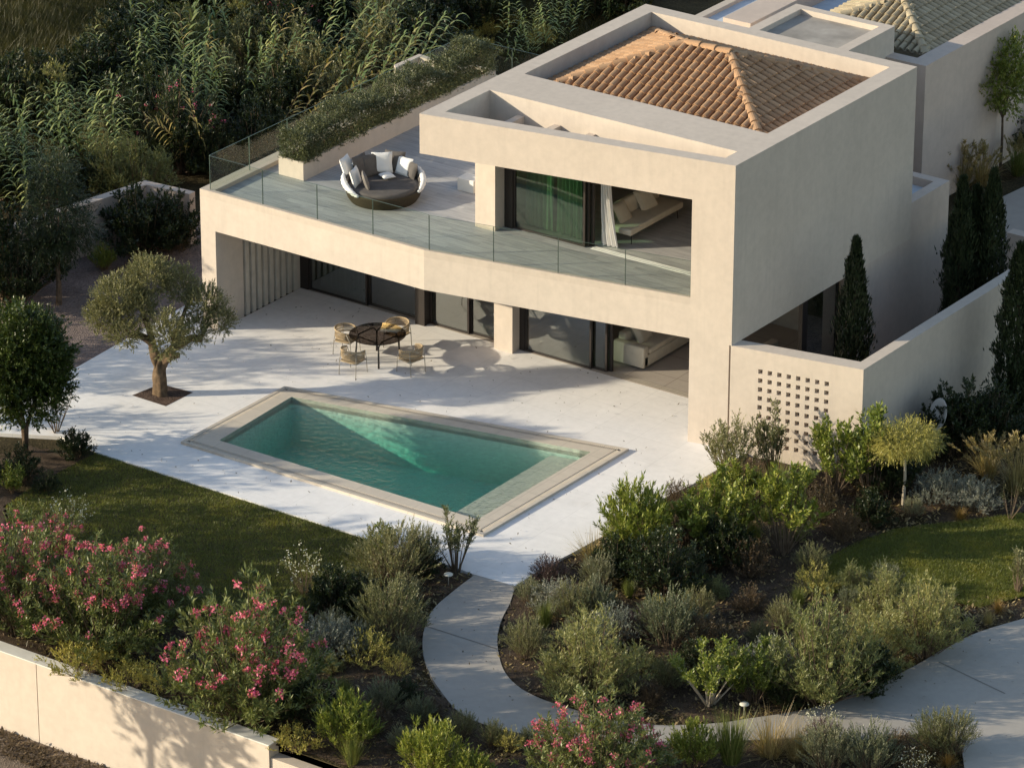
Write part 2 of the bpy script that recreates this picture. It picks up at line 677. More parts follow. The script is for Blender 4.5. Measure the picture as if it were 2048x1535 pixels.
path_r = [(1030, 1171), (1020, 1205), (1004, 1236), (995, 1270), (998, 1310), (1011, 1345), (1040, 1374), (1082, 1396), (1130, 1412), (1200, 1432), (1280, 1446), (1350, 1449), (1440, 1444), (1500, 1435), (1570, 1425), (1640, 1410), (1700, 1390), (1760, 1365), (1830, 1330), (1900, 1290), (1960, 1262), (2048, 1236), (2160, 1210)]
PL = [tuple(p)[:2] for p in spline([(*g2(*p), 0) for p in path_l], 4)]
PR = [tuple(p)[:2] for p in spline([(*g2(*p), 0) for p in path_r], 4)]
path_poly = PL + [g2(2300, 1650), g2(2300, 1210)] + PR[::-1]
lawn_edge = [(-2.37, -8.85), (6.67, -8.85), g2(790, 1100), g2(740, 1125), g2(690, 1165), g2(640, 1205), g2(600, 1260), g2(560, 1290), g2(480, 1290), g2(380, 1260), g2(300, 1200), g2(200, 1130), g2(90, 1075), g2(20, 1045), g2(10, 1010), g2(60, 975), g2(105, 950), g2(150, 925)]
lawn2_edge = [g2(1715, 1082), g2(1790, 1056), g2(1900, 1042), g2(2060, 1022), g2(2200, 1012), g2(2200, 1170), g2(2048, 1190), g2(1960, 1212), g2(1880, 1195), g2(1760, 1180), g2(1660, 1185), g2(1610, 1165), g2(1640, 1120)]

Z_SOIL = -.10
B = 160
ground = slabbed('ground', [[(-B, -18.3), (B, -18.3), (B, 3 * B), (-B, 3 * B)], POOL_OUT], Z_SOIL - .02, Z_SOIL, 'wild_soil')
lower = flat('road', [[(-B, -2 * B), (B, -2 * B), (B, -18.4), (-B, -18.4)]], -2.1, 'dirt_road')
patio = slabbed('patio', [patio_edge, POOL_OUT], -.14, 0, 'patio')
path = slabbed('path', [path_poly], -.14, 0, 'path')
gravel_yard = flat('gravel_bed', [[g2(-200, 800), (-6.2, -5.2), (-6.56, .63), (-6.6, 1.6), (-5.2, 1.6), (-5.2, 9), (-10.5, 6), (-13, -2), (-14, -8)]], -.05, 'gravel')
lawn_base = flat('lawn', [lawn_edge], -.035, 'soil')
lawn_base2 = flat('lawn', [lawn2_edge], -.035, 'soil')
back_drive = flat('driveway', [[g2(1984, 402), g2(2060, 366), g2(2300, 280), g2(2300, 560), g2(2000, 640), g2(1960, 600)]], -.02, 'path')
for q0, q1 in (((733, 0), (850, 0)),):
    pass


def soil_relief():
    reg = [g2(-300, 860), g2(120, 872), (-2.4, -8.84), (6.7, -8.84), g2(950, 1148), g2(1030, 1171), g2(1215, 1066), g2(1440, 930), (11.2, .6), (14.3, 1.2), (14.6, 12), (28, 14), (36, -6), (22, -18.25), (-20, -18.25)]
    st = .16
    xs = np.arange(-14, 30, st)
    ys = np.arange(-18.25, 12, st)
    X, Y = np.meshgrid(xs, ys)
    r = rs(3)
    Z = np.zeros_like(X)
    for k in range(26):
        a, s_ = r.uniform(0, 2 * PI), r.uniform(.7, 5)
        Z += np.sin((X * math.cos(a) + Y * math.sin(a)) * s_ + r.uniform(0, 6)) / (1 + s_) * .05
    Z += r.normal(0, .008, Z.shape) - .055
    Z = np.clip(Z, -.13, -.012)
    # banked a little higher well away from the paving
    idx = np.arange(X.size).reshape(X.shape)
    cx, cy = X[:-1, :-1] + st / 2, Y[:-1, :-1] + st / 2
    ok = inpoly(cx, cy, reg) & ~inpoly(cx, cy, lawn_edge) & ~inpoly(cx, cy, lawn2_edge) & ~inpoly(cx, cy, path_poly)
    q = np.stack([idx[:-1, :-1], idx[:-1, 1:], idx[1:, 1:], idx[1:, :-1]], -1)[ok]
    o = link('garden_soil', npmesh('garden_soil', np.stack([X.ravel(), Y.ravel(), Z.ravel()], 1), q), 'soil', None, True)
    o['kind'] = 'structure'


soil_relief()

# expansion joints of the concrete path: dark recessed strips, part of the path surface
jm = MB()
for a, b in (((851, 1251), (994, 1297)), ((1878, 1323), (2010, 1386))):
    p, q = gp(*a), gp(*b)
    d = (q - p).normalized()
    n_ = Vector((-d.y, d.x, 0)) * .022
    jm.add([p - n_ + Vector((0, 0, .004)), q - n_ + Vector((0, 0, .004)), q + n_ + Vector((0, 0, .004)), p + n_ + Vector((0, 0, .004))], [(0, 1, 2, 3)])
for i in range(1):
    j = jm.build('path_joint', 'slab_edge')
    j['kind'] = 'structure'

# planting square of the olive tree
sq = flat('planting_bed', [[(-3.84, -5.58), (-2.68, -5.6), (-2.66, -4.5), (-3.7, -4.58)]], .004, 'bed_mulch')


# ------------------------------------------------------------------ grass
def blades(rng, P, h, w, lean, mat, name, kind='stuff'):
    n = len(P)
    az = rng.uniform(0, 2 * PI, n)
    a2 = rng.uniform(0, 2 * PI, n)
    hh = h * rng.uniform(.5, 1.25, n)
    W = np.stack([np.cos(az), np.sin(az), 0 * az], 1) * (w * rng.uniform(.7, 1.3, n))[:, None]
    T = np.stack([np.cos(a2) * lean * hh, np.sin(a2) * lean * hh, hh], 1)
    V = np.stack([P - W, P + W, P + T], 1).reshape(-1, 3)
    F = np.arange(3 * n).reshape(-1, 3)
    o = link(name, npmesh(name, V, F), mat)
    o['kind'] = kind
    return o


def fill(rng, poly, n, z):
    xs = [p[0] for p in poly]
    ys = [p[1] for p in poly]
    x = rng.uniform(min(xs), max(xs), n * 3)
    y = rng.uniform(min(ys), max(ys), n * 3)
    k = inpoly(x, y, poly)
    x, y = x[k][:n], y[k][:n]
    return np.stack([x, y, np.full(len(x), z)], 1)


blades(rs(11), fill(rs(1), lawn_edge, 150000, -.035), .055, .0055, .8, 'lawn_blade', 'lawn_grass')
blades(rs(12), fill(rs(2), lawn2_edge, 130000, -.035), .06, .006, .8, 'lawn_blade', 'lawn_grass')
wild = [g2(-100, -60), g2(330, -60), g2(260, 120), g2(200, 260), g2(60, 330), g2(-100, 330)]
blades(rs(13), fill(rs(4), wild, 60000, Z_SOIL), .5, .011, .7, 'wild_blade', 'meadow_grass')
wild2 = [g2(820, -60), g2(1330, -60), g2(1280, 60), g2(1100, 160), g2(900, 130)]
blades(rs(14), fill(rs(5), wild2, 26000, Z_SOIL), .3, .010, .8, 'wild_blade', 'meadow_grass')



def litter(rng, poly, n, z, size, mat, name, hole=None):
    P = fill(rng, poly, n, z)
    if hole:
        P = P[~inpoly(P[:, 0], P[:, 1], hole)]
    P[:, 2] += rng.uniform(0, .035, len(P))
    a = rng.uniform(0, 2 * PI, len(P))
    L = size * rng.uniform(.5, 1.5, len(P))
    D = np.stack([np.cos(a), np.sin(a), rng.uniform(-.1, .8, len(P))], 1) * L[:, None]
    S = np.stack([-np.sin(a), np.cos(a), rng.uniform(-.5, .5, len(P))], 1) * (L * .22)[:, None]
    V = np.stack([P, P + D * .5 + S, P + D, P + D * .5 - S], 1).reshape(-1, 3)
    o = link(name, npmesh(name, V, np.arange(len(V)).reshape(-1, 4)), mat)
    o['kind'] = 'stuff'


bed_r = [g2(1030, 1176), g2(1215, 1070), g2(1440, 940), (11.2, .5), (14.3, 1.2), (14.8, 9), (21, 9), g2(2100, 1000), g2(1715, 1082), g2(1640, 1120), g2(1610, 1165), g2(1660, 1185), g2(1760, 1180), g2(2048, 1195), g2(2048, 1232)] + PR[::-1][8:]
bed_l = [g2(950, 1150), (6.7, -8.9)] + [g2(740, 1128), g2(600, 1260), g2(480, 1290), g2(300, 1200), g2(90, 1075), g2(-40, 1045), (-3, -18.1), (22, -18.1), g2(1940, 1600)] + PL[::-1]
litter(rs(31), bed_r, 26000, -.06, .07, 'leaf_brown', 'leaf_litter')
litter(rs(32), bed_r, 12000, -.06, .10, 'grass_dry', 'dry_ground_cover')
litter(rs(33), bed_l, 26000, -.06, .07, 'leaf_brown', 'leaf_litter')
litter(rs(34), bed_l, 9000, -.06, .10, 'grass_dry', 'dry_ground_cover')
blades(rs(35), fill(rs(36), bed_r, 9000, -.06), .16, .006, .7, 'wild_blade', 'low_weeds')
blades(rs(37), fill(rs(38), bed_l, 9000, -.06), .16, .006, .7, 'wild_blade', 'low_weeds')
litter(rs(39), [(-6, -18.62), (14, -18.62), (14, -19.6), (-6, -19.6)], 9000, -2.1, .09, 'leaf_brown', 'leaf_litter')


# fallen leaves blown on to the paving
litter(rs(41), patio_edge, 480, .006, .05, 'leaf_brown', 'fallen_leaves', POOL_OUT)
litter(rs(42), path_poly, 260, .006, .05, 'leaf_brown', 'fallen_leaves')

# ================================================================== VILLA
ZB, ZF, ZC, ZT = 2.88, 3.88, 4.0, 7.75      # soffit, terrace floor, kerb top, roof top
villa = thing('villa', (2.76, 2.4, 0), 'cream stucco two-storey villa with roof terrace, glass railings and sunken tiled roof, in the centre', 'house', world=True)


def vp(name, mb, mat, parent=None, **kw):
    if parent is None:
        return mb.build(name, mat, villa, **kw)
    return sub(mb.build(name, mat, None, **kw), parent)


# ---- terrace slab and its front
slab = MB().prism([(-5.2, -.9), (2.24, -.9), (2.24, -.49), (10.34, A1(10.34) + .41), (10.34, 9.05), (2.14, 9.05), (2.14, 10.9), (-5.2, 10.9)], ZB, 3.8)
vp('terrace_slab', slab, 'stucco')
fl = MB().prism([(-4.8, -.77), (2.24, -.77), (2.5, A1(2.5) + .13), (10.2, A1(10.2) + .13), (10.2, 9.0), (2.2, 9.0), (2.2, 10.6), (-4.8, 10.6)], 3.801, ZF)
vp('terrace_floor', fl, 'deck')


def a1ext(pts, t):
    """outline given as (x, z) on the skewed front, t thick"""
    n = len(pts)
    m = MB()
    f = [(x, A1(x), z) for x, z in pts]
    b = [(x, A1(x) + t, z) for x, z in pts]
    m.add(f + b, [tuple(range(n)), tuple(range(n, 2 * n))[::-1]] + [((i + 1) % n, i, n + i, n + (i + 1) % n) for i in range(n)])
    return m


front = a1ext([(2.24, ZB), (10.72, ZB), (10.72, ZT), (2.14, ZT), (2.14, 6.66), (9.59, 6.66), (9.59, 3.801), (2.24, 3.801)], .41)
vp('front_wall', front, 'stucco', fix=True)
kerb = MB().prism([(-5.2, -.9), (2.24, -.9), (2.5, A1(2.5)), (2.5, A1(2.5) + .125), (2.235, -.772), (-4.8, -.772), (-4.8, 10.9), (-5.2, 10.9)], 3.801, ZC)
kerb.prism([(2.5, A1(2.5)), (9.59, A1(9.59)), (9.59, A1(9.59) + .125), (2.5, A1(2.5) + .125)], 3.801, ZC)
vp('terrace_kerb', kerb, 'coping')
vp('terrace_kerb', MB().prism([(-4.8, 10.6), (2.14, 10.6), (2.14, 10.9), (-4.8, 10.9)], 3.801, ZC), 'coping')

# ---- ground floor walls
lw = MB().box(-5.2, -4.7, -.9, .25, -.1, ZB).box(-5.2, -4.95, .25, 2.63, -.1, ZB).box(-5.2, -4.7, 2.63, 10.9, -.1, ZB)
vp('end_wall', lw, 'stucco')
for i in range(9):
    y0 = .25 + i * .2644 + .105
    vp('louvre_fin', MB().box(-4.949, -4.7, y0, y0 + .16, 0.001, ZB - .002), 'fin')
vp('pillar', MB().box(2.1, 2.7, 2.43, 3.1, 0, ZB), 'stucco')
vp('ground_column', MB().prism([(9.59, A1(9.59)), (10.655, A1(10.655)), (10.655, A1(10.655) + .41), (9.59, A1(9.59) + .41)], -.1, ZB), 'stucco')
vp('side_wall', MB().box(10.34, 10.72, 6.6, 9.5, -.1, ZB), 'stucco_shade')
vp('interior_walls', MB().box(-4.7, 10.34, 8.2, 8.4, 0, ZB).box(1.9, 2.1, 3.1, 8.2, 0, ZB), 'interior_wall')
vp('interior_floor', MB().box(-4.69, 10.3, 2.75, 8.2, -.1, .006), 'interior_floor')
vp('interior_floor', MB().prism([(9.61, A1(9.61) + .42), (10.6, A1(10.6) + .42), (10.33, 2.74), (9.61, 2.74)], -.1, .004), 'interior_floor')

# ---- upper block
rw = MB().prism([(10.34, A1(10.34) + .41), (10.72, A1(10.72) + .41), (10.72, 9.5), (10.34, 9.5)], ZB, ZT)
vp('side_wall', rw, 'stucco')
vp('roof_parapet', MB().box(10.15, 10.34, 3.05, 9.05, 6.8, ZT).box(10.21, 10.34, A1(10.3) + .41, 1.54, 6.66, ZT), 'stucco')
vp('back_wall', MB().box(2.14, 10.34, 9.05, 9.5, ZB, ZT), 'stucco')
vp('west_wall', MB().prism([(2.14, A1(2.14) + .41), (2.6, A1(2.6) + .41), (2.6, 1.54), (2.14, 1.54)], 6.66, ZT).box(2.14, 2.63, 1.9, 9.05, ZF, ZT).box(2.14, 2.6, 1.54, 1.9, 6.66, ZT), 'stucco')
vp('upper_column', MB().box(2.19, 2.83, 1.45, 1.9, ZF, 6.66), 'stucco')
vp('roof_deck', MB().box(2.6, 10.34, 1.54, 1.9, 6.66, ZT).box(2.63, 10.34, 1.9, 3.05, 6.66, ZT).box(2.63, 10.15, 3.05, 9.05, 6.66, 6.8), 'stucco')
for xc in (3.59, 4.745, 5.83, 6.92, 8.0, 9.1):
    vp('pergola_beam', MB().prism([(xc - .1, A1(xc - .1) + .41), (xc + .1, A1(xc + .1) + .41), (xc + .1, 1.54), (xc - .1, 1.54)], 6.7, 7.26), 'stucco')
vp('interior_walls', MB().box(2.63, 10.34, 8.2, 8.4, ZF, 6.66), 'interior_wall')

# ---- tiled roof
def tiled_slope(P0, ax, up, width, f_lo, f_hi, length, mat, step=.237, course=.31):
    """barrel tiles over a slope: P0 eave start, ax along the eave, up the slope; f_lo/f_hi(s) give the allowed range along ax at slope distance s"""
    P0, ax, up = Vector(P0), Vector(ax).normalized(), Vector(up).normalized()
    nz = ax.cross(up).normalized()
    if nz.z < 0:
        nz = -nz
    m = MB()
    rng = random.Random(5)
    nc = int(width / step) + 1
    nr = int(length / course) + 1
    for c in range(nc):
        a = (c + .5) * step
        for r in range(nr):
            s0, s1 = r * course - .03, (r + 1) * course + .05
            sm = (s0 + s1) / 2
            if not (f_lo(sm) - .06 <= a <= f_hi(sm) + .06) or sm > length:
                continue
            ja = a + rng.uniform(-.008, .008)
            lift = rng.uniform(0, .008)
            K = 6
            vs = []
            for s_, rr, l in ((s0, .094, .022), (s1, .078, 0)):
                for k in range(K + 1):
                    q = PI * k / K
                    vs.append(P0 + ax * (ja - math.cos(q) * rr) + up * s_ + nz * (math.sin(q) * rr * 1.2 + l + lift + .018))
            fs = [(k, k + 1, K + 2 + k, K + 1 + k) for k in range(K)]
            # thickness of the lower rim
            b = len(vs)
            for k in range(K + 1):
                q = PI * k / K
                vs.append(P0 + ax * (ja - math.cos(q) * .082) + up * s0 + nz * (math.sin(q) * .080 * 1.2 + .022 + lift + .010))
            fs += [(k + 1, k, b + k, b + k + 1) for k in range(K)]
            m.add(vs, fs)
    return m


def cap_line(p, q, r=.125, seg=.36):
    p, q = Vector(p), Vector(q)
    L = (q - p).length
    d = (q - p).normalized()
    side = d.cross(Vector((0, 0, 1))).normalized()
    nz = side.cross(d).normalized()
    m = MB()
    n = max(1, int(L / seg))
    st = L / n
    for i in range(n):
        s0, s1 = i * st - .03, (i + 1) * st
        K = 8
        vs = []
        for s_, rr, l in ((s0, r * 1.1, .018), (s1, r * .9, 0)):
            for k in range(K + 1):
                a = PI * k / K
                vs.append(p + d * s_ - side * (math.cos(a) * rr) + nz * (math.sin(a) * rr * .85 + l))
        vs2 = [p + d * s0 - side * (math.cos(PI * k / K) * r * .8) + nz * (math.sin(PI * k / K) * r * .7) for k in range(K + 1)]
        m.add(vs + vs2, [(k, k + 1, K + 2 + k, K + 1 + k) for k in range(K)] + [(k + 1, k, 2 * K + 2 + k, 2 * K + 3 + k) for k in range(K)])
    return m


def hip_roof(x0, x1, y0, y1, ze, zr, mat, parent_part, swap=False):
    """hipped roof with its ridge along x (along y when swapped); adds its parts under parent_part"""
    T = (lambda p: (p[1], p[0], p[2])) if swap else (lambda p: p)
    hy = (y1 - y0) / 2
    ym = (y0 + y1) / 2
    rx0, rx1 = x0 + hy, x1 - hy
    hz = zr - ze
    base = MB().add([T(p) for p in ((x0, y0, ze), (x1, y0, ze), (x1, y1, ze), (x0, y1, ze), (rx0, ym, zr), (rx1, ym, zr))], [(0, 1, 5, 4), (1, 2, 5), (2, 3, 4, 5), (3, 0, 4)])
    vp('pan_tiles', base, mat, parent_part)
    L = math.hypot(hy, hz)
    c = hy / L
    W = x1 - x0
    D = y1 - y0
    for p, ax, up, wd in (((x0, y0, ze), (1, 0, 0), (0, hy, hz), W), ((x1, y1, ze), (-1, 0, 0), (0, -hy, hz), W), ((x0, y1, ze), (0, -1, 0), (hy, 0, hz), D), ((x1, y0, ze), (0, 1, 0), (-hy, 0, hz), D)):
        vp('tile_slope', tiled_slope(T(p), T(ax), T(up), wd, lambda s: s * c, lambda s: wd - s * c, L, mat), mat, parent_part)
    up_ = .035
    for p in ((x0, y0), (x1, y0), (x1, y1), (x0, y1)):
        rx = rx0 if p[0] == x0 else rx1
        vp('hip_cap', cap_line(T((p[0], p[1], ze + up_)), T((rx, ym, zr + up_))), mat, parent_part)
    if rx1 - rx0 > .2:
        vp('ridge_cap', cap_line(T((rx1, ym, zr + up_ + .02)), T((rx0, ym, zr + up_ + .02))), mat, parent_part)


roof = vp('roof', MB().box(2.64, 10.14, 3.06, 9.04, 6.801, 7.12), 'frame')
hip_roof(2.78, 10.02, 3.12, 8.93, 7.22, 8.34, 'terracotta', roof)

# ---- glazing
def pane(name, x0, x1, y, z0, z1, mat, parent=None, th=.02):
    return vp(name, MB().box(x0, x1, y, y + th, z0, z1), mat, parent)


def sash(x0, x1, y, z0, z1, gmat, bar=.055, dep=.07):
    """a framed glass panel in a plane of constant y"""
    m = MB()
    m.box(x0, x0 + bar, y, y + dep, z0, z1).box(x1 - bar, x1, y, y + dep, z0, z1)
    m.box(x0 + bar, x1 - bar, y, y + dep, z0, z0 + bar * .8).box(x0 + bar, x1 - bar, y, y + dep, z1 - bar, z1)
    f = vp('sliding_door', m, 'frame')
    pane('pane', x0 + bar, x1 - bar, y + dep * .4, z0 + bar * .8, z1 - bar, gmat, f)
    return f


glass('upper_glass', (.50, .66, .54), 3.0, 0, 1.5)
GZ = (.01, ZB - .002)
vp('door_jamb', MB().box(-4.698, -4.42, 2.74, 2.95, 0, ZB - .003), 'frame')
sash(-4.42, -2.42, 2.78, *GZ, 'window_glass')
sash(-2.42, -.62, 2.86, *GZ, 'window_glass')
vp('door_jamb', MB().box(-.62, -.31, 2.56, 2.95, 0, ZB - .003), 'frame')
sash(-.31, 1.0, 2.80, *GZ, 'window_glass')
sash(.98, 2.1, 2.88, *GZ, 'window_glass')
vp('door_jamb', MB().box(2.7, 2.86, 2.76, 2.95, 0, ZB - .003), 'frame')
sash(2.86, 5.0, 2.79, *GZ, 'window_glass')
sash(4.92, 5.45, 2.87, *GZ, 'window_glass')
sash(5.28, 5.56, 2.96, *GZ, 'window_glass', .09)
for i, yy in enumerate((2.80, 2.88, 2.96)):
    vp('door_track', MB().box(5.57, 10.3, yy, yy + .03, .006, .014), 'steel')
# east side of the living room
def sash_x(x, y0, y1, z0, z1, gmat, bar=.06, dep=.07):
    m = MB()
    m.box(x, x + dep, y0, y0 + bar, z0, z1).box(x, x + dep, y1 - bar, y1, z0, z1)
    m.box(x, x + dep, y0 + bar, y1 - bar, z0, z0 + bar).box(x, x + dep, y0 + bar, y1 - bar, z1 - bar, z1)
    f = vp('sliding_door', m, 'frame')
    vp('pane', MB().box(x + dep * .4, x + dep * .4 + .02, y0 + bar, y1 - bar, z0 + bar, z1 - bar), gmat, f)


sash_x(10.22, 4.95, 6.6, *GZ, 'window_glass', .1)
vp('door_jamb', MB().box(10.2, 10.32, 4.75, 4.94, 0, ZB - .003), 'frame')
# upper floor
UZ = (ZF + .01, 6.655)
vp('door_jamb', MB().box(2.84, 3.1, 1.86, 2.05, ZF, 6.657), 'frame')
sash(3.1, 5.37, 1.90, *UZ, 'upper_glass')
sash(5.22, 5.45, 1.98, *UZ, 'upper_glass', .07)
sash(5.30, 5.53, 2.06, *UZ, 'upper_glass', .07)
for yy in (1.92, 2.0, 2.08):
    vp('door_track', MB().box(5.54, 10.2, yy, yy + .035, ZF, ZF + .012), 'curtain_white')

# ---- glass railing
def rail(p, q, n_hint=None):
    p, q = Vector(p), Vector(q)
    d = (q - p).normalized()
    n_ = Vector((-d.y, d.x, 0))
    L = (q - p).length
    m = MB().obox((p + q) / 2 + Vector((0, 0, .47)), d, n_, (0, 0, 1), L / 2 - .006, .009, .5)
    o = vp('railing_panel', m, 'rail_glass')
    e = MB().obox((p + q) / 2 + Vector((0, 0, .972)), d, n_, (0, 0, 1), L / 2 - .006, .009, .002)
    for s_ in (p, q):
        e.obox(s_ + (q - p).normalized() * (.007 if s_ is p else -.007) + Vector((0, 0, .47)), d, n_, (0, 0, 1), .002, .010, .5)
    vp('glass_edge', e, 'dark_edge', o)


plain('dark_edge', (.09, .13, .11), .3, .5)
xs = [-4.92, -3.13, -1.31, .52, 2.34]
for a, b in zip(xs[:-1], xs[1:]):
    rail((a, -.8, ZC), (b, -.8, ZC))
xs = [2.36, 4.16, 5.95, 7.79, 9.56]
for a, b in zip(xs[:-1], xs[1:]):
    rail((a, A1(a) + .06, ZC), (b, A1(b) + .06, ZC))
ys = [-.78, .93, 2.6, 4.27, 5.94, 7.6, 9.2, 10.75]
for a, b in zip(ys[:-1], ys[1:]):
    rail((-4.94, a, ZC), (-4.94, b, ZC))
for a, b in ((-4.9, -3.2), (-3.2, -1.5), (-1.5, .2), (.2, 1.9)):
    rail((a, 10.75, ZC), (b, 10.75, ZC))

# ---- planter on the terrace, built in
plm = MB().box(-4.29, -3.45, 1.37, 1.47, ZF, 4.41).box(-4.29, -3.45, 10.2, 10.3, ZF, 4.41).box(-3.55, -3.45, 1.47, 10.2, ZF, 4.41).box(-4.29, -4.19, 1.47, 10.2, ZF, 4.41)
planter = vp('planter', plm, 'stucco')
vp('planter_soil', MB().box(-4.19, -3.55, 1.47, 10.2, ZF, 4.30), 'planter_soil', planter)

# ---- low roof volume behind
lb = MB().box(10.4, 10.72, 9.5, 11.5, -.1, 3.9).box(2.2, 10.4, 11.2, 11.5, -.1, 3.9).box(2.2, 10.4, 9.5, 11.2, -.1, 3.62)
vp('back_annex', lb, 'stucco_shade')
vp('annex_roof', MB().box(2.2, 10.399, 9.501, 11.199, 3.621, 3.66), 'roof_membrane')

# ---- garden screen wall with perforations
gw = thing('garden_wall', (12.4, 1.0, 0), 'cream garden wall with a square grid of small holes, right of the villa', 'wall', world=True)


def perforated():
    """slab on the skewed line from x=10.77 to 14.22 with an 8 x 9 grid of square holes"""
    x0, x1, z0, z1, t = 10.70, 14.22, -.3, 2.88, .45
    hx = [(11.45 + i * .2515, 11.45 + i * .2515 + .115) for i in range(8)]
    hz = [(2.25 - i * .2475, 2.25 - i * .2475 + .125) for i in range(9)]
    gx = sorted([x0, x1] + [v for h in hx for v in h])
    gz = sorted([z0, z1] + [v for h in hz for v in h])
    m = MB()
    ix = {round(h[0], 4) for h in hx}
    iz = {round(h[0], 4) for h in hz}

    def P(x, z, b):
        return (x, A1(x) + (t if b else 0), z)
    for i in range(len(gx) - 1):
        for j in range(len(gz) - 1):
            a, b, c, d = gx[i], gx[i + 1], gz[j], gz[j + 1]
            if round(a, 4) in ix and round(c, 4) in iz:
                m.add([P(a, c, 0), P(b, c, 0), P(b, d, 0), P(a, d, 0), P(a, c, 1), P(b, c, 1), P(b, d, 1), P(a, d, 1)],
                      [(0, 4, 5, 1), (1, 5, 6, 2), (2, 6, 7, 3), (3, 7, 4, 0)])
            else:
                m.add([P(a, c, 0), P(b, c, 0), P(b, d, 0), P(a, d, 0)], [(0, 1, 2, 3)])
                m.add([P(a, c, 1), P(b, c, 1), P(b, d, 1), P(a, d, 1)], [(3, 2, 1, 0)])
    m.add([P(x0, z1, 0), P(x1, z1, 0), P(x1, z1, 1), P(x0, z1, 1)], [(0, 1, 2, 3)])
    m.add([P(x0, z0, 0), P(x0, z1, 0), P(x0, z1, 1), P(x0, z0, 1)], [(3, 2, 1, 0)])
    m.add([P(x1, z0, 0), P(x1, z1, 0), P(x1, z1, 1), P(x1, z0, 1)], [(0, 1, 2, 3)][::-1])
    return m


perforated().build('screen_panel', 'stucco', gw)
yc = A1(14.22) + .451
side = MB().prism([(13.9, yc - .06), (14.22, yc), (14.3, 22), (13.98, 22)], -.3, 2.88)
side.build('return_wall', 'stucco', gw)
MB().box(10.7, 14.0, 1.5, 9.4, -.1, -.045).build('yard_gravel', 'gravel')['kind'] = 'structure'

# ---- front boundary wall
bw = thing('boundary_wall', (3, -18.4, -2.1), 'long cream boundary wall with grey coping, at the lower left', 'wall', world=True)
XJ = 4.02
MB().box(-30, XJ - .012, -18.55, -18.2, -2.3, -.03).box(XJ + .012, 10.86, -18.55, -18.2, -2.3, -.03).box(XJ - .02, XJ + .02, -18.4, -18.3, -2.3, -.03).build('wall_body', 'stucco', bw)
for a, b in ((-30, 4.0), (4.01, 9.3), (9.31, 10.88)):
    MB().box(a, b, -18.57, -18.19, -.029, 0.0).build('coping', 'white_concrete', bw)
MB().box(10.87, 40, -18.5, -18.2, -2.3, -.35).build('low_wall', 'stucco', bw)

# ---- retaining wall in the gravel yard
yw = thing('yard_wall', (-11.2, 1.5, 0), 'low pale retaining wall in the shade behind the gravel yard at the left', 'wall', world=True)
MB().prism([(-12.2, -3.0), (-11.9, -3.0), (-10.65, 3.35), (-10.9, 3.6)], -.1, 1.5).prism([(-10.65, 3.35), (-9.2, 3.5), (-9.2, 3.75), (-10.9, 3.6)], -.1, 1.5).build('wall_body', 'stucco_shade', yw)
w2 = thing('far_wall', (-7.5, 13.5, 0), 'pale wall end standing beyond the terrace railing behind the hedge', 'wall', world=True)
MB().prism([g2(792, 136, 3.1), g2(838, 114, 3.1), g2(868, 122, 3.1), g2(868, 117, 3.1), g2(838, 108, 3.1), g2(788, 130, 3.1)], -.1, 3.1).build('wall_body', 'coping', w2)

# ---- neighbouring house behind
nb = thing('neighbour_house', (3, 20, 0), 'neighbouring house with sand-coloured roof tiles and flat roofs, behind at the upper right', 'house', world=True)
_v = villa
villa = nb
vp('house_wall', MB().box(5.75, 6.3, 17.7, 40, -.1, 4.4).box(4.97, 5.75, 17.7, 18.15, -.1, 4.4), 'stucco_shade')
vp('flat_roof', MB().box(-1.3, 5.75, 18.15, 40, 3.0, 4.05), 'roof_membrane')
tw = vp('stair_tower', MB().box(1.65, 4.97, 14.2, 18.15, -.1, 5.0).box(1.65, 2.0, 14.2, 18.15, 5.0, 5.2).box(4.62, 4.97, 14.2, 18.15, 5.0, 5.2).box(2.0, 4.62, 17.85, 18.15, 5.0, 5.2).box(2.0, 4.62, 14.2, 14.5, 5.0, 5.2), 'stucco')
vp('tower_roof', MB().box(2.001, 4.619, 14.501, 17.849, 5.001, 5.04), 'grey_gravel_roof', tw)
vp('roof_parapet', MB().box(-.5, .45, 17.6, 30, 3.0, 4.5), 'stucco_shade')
vp('flat_roof', MB().box(-1.44, -.5, 15.0, 40, -.1, 4.1), 'roof_membrane')
vp('roof_parapet', MB().box(-1.7, -1.44, 15.0, 40, -.1, 4.22), 'coping')
rf = vp('roof', MB().box(1.8, 5.6, 19.0, 38.8, 4.05, 4.2), 'sand_tile')
hip_roof(18.78, 39, 1.6, 5.68, 4.25, 5.04, 'sand_tile', rf, True)
villa = _v

# small grey outbuilding wall at the right edge
ob = thing('gate_pier', (13.2, 14.0, 0), 'short grey rendered pier by the back driveway at the right edge', 'pier', world=True)
c_ = gp(2026, 545)
MB().box(c_.x - .25, c_.x + .6, c_.y, c_.y + .35, -.1, 1.15).build('pier_body', 'coping', ob)

# ================================================================== POOL
pool = thing('swimming_pool', (4, -4.5, 0), 'green swimming pool with stone coping and steps, set in the white patio', 'swimming pool', world=True)


def ring(outer, inner, z0, z1):
    m = MB()
    n = len(outer)
    vs = [(p[0], p[1], z1) for p in outer] + [(p[0], p[1], z1) for p in inner] + [(p[0], p[1], z0) for p in outer] + [(p[0], p[1], z0) for p in inner]
    fs = []
    for i in range(n):
        j = (i + 1) % n
        fs += [(i, j, n + j, n + i), (2 * n + j, 2 * n + i, 3 * n + i, 3 * n + j), (i, 2 * n + i, 2 * n + j, j), (n + j, 3 * n + j, 3 * n + i, n + i)]
    return m.add(vs, fs)


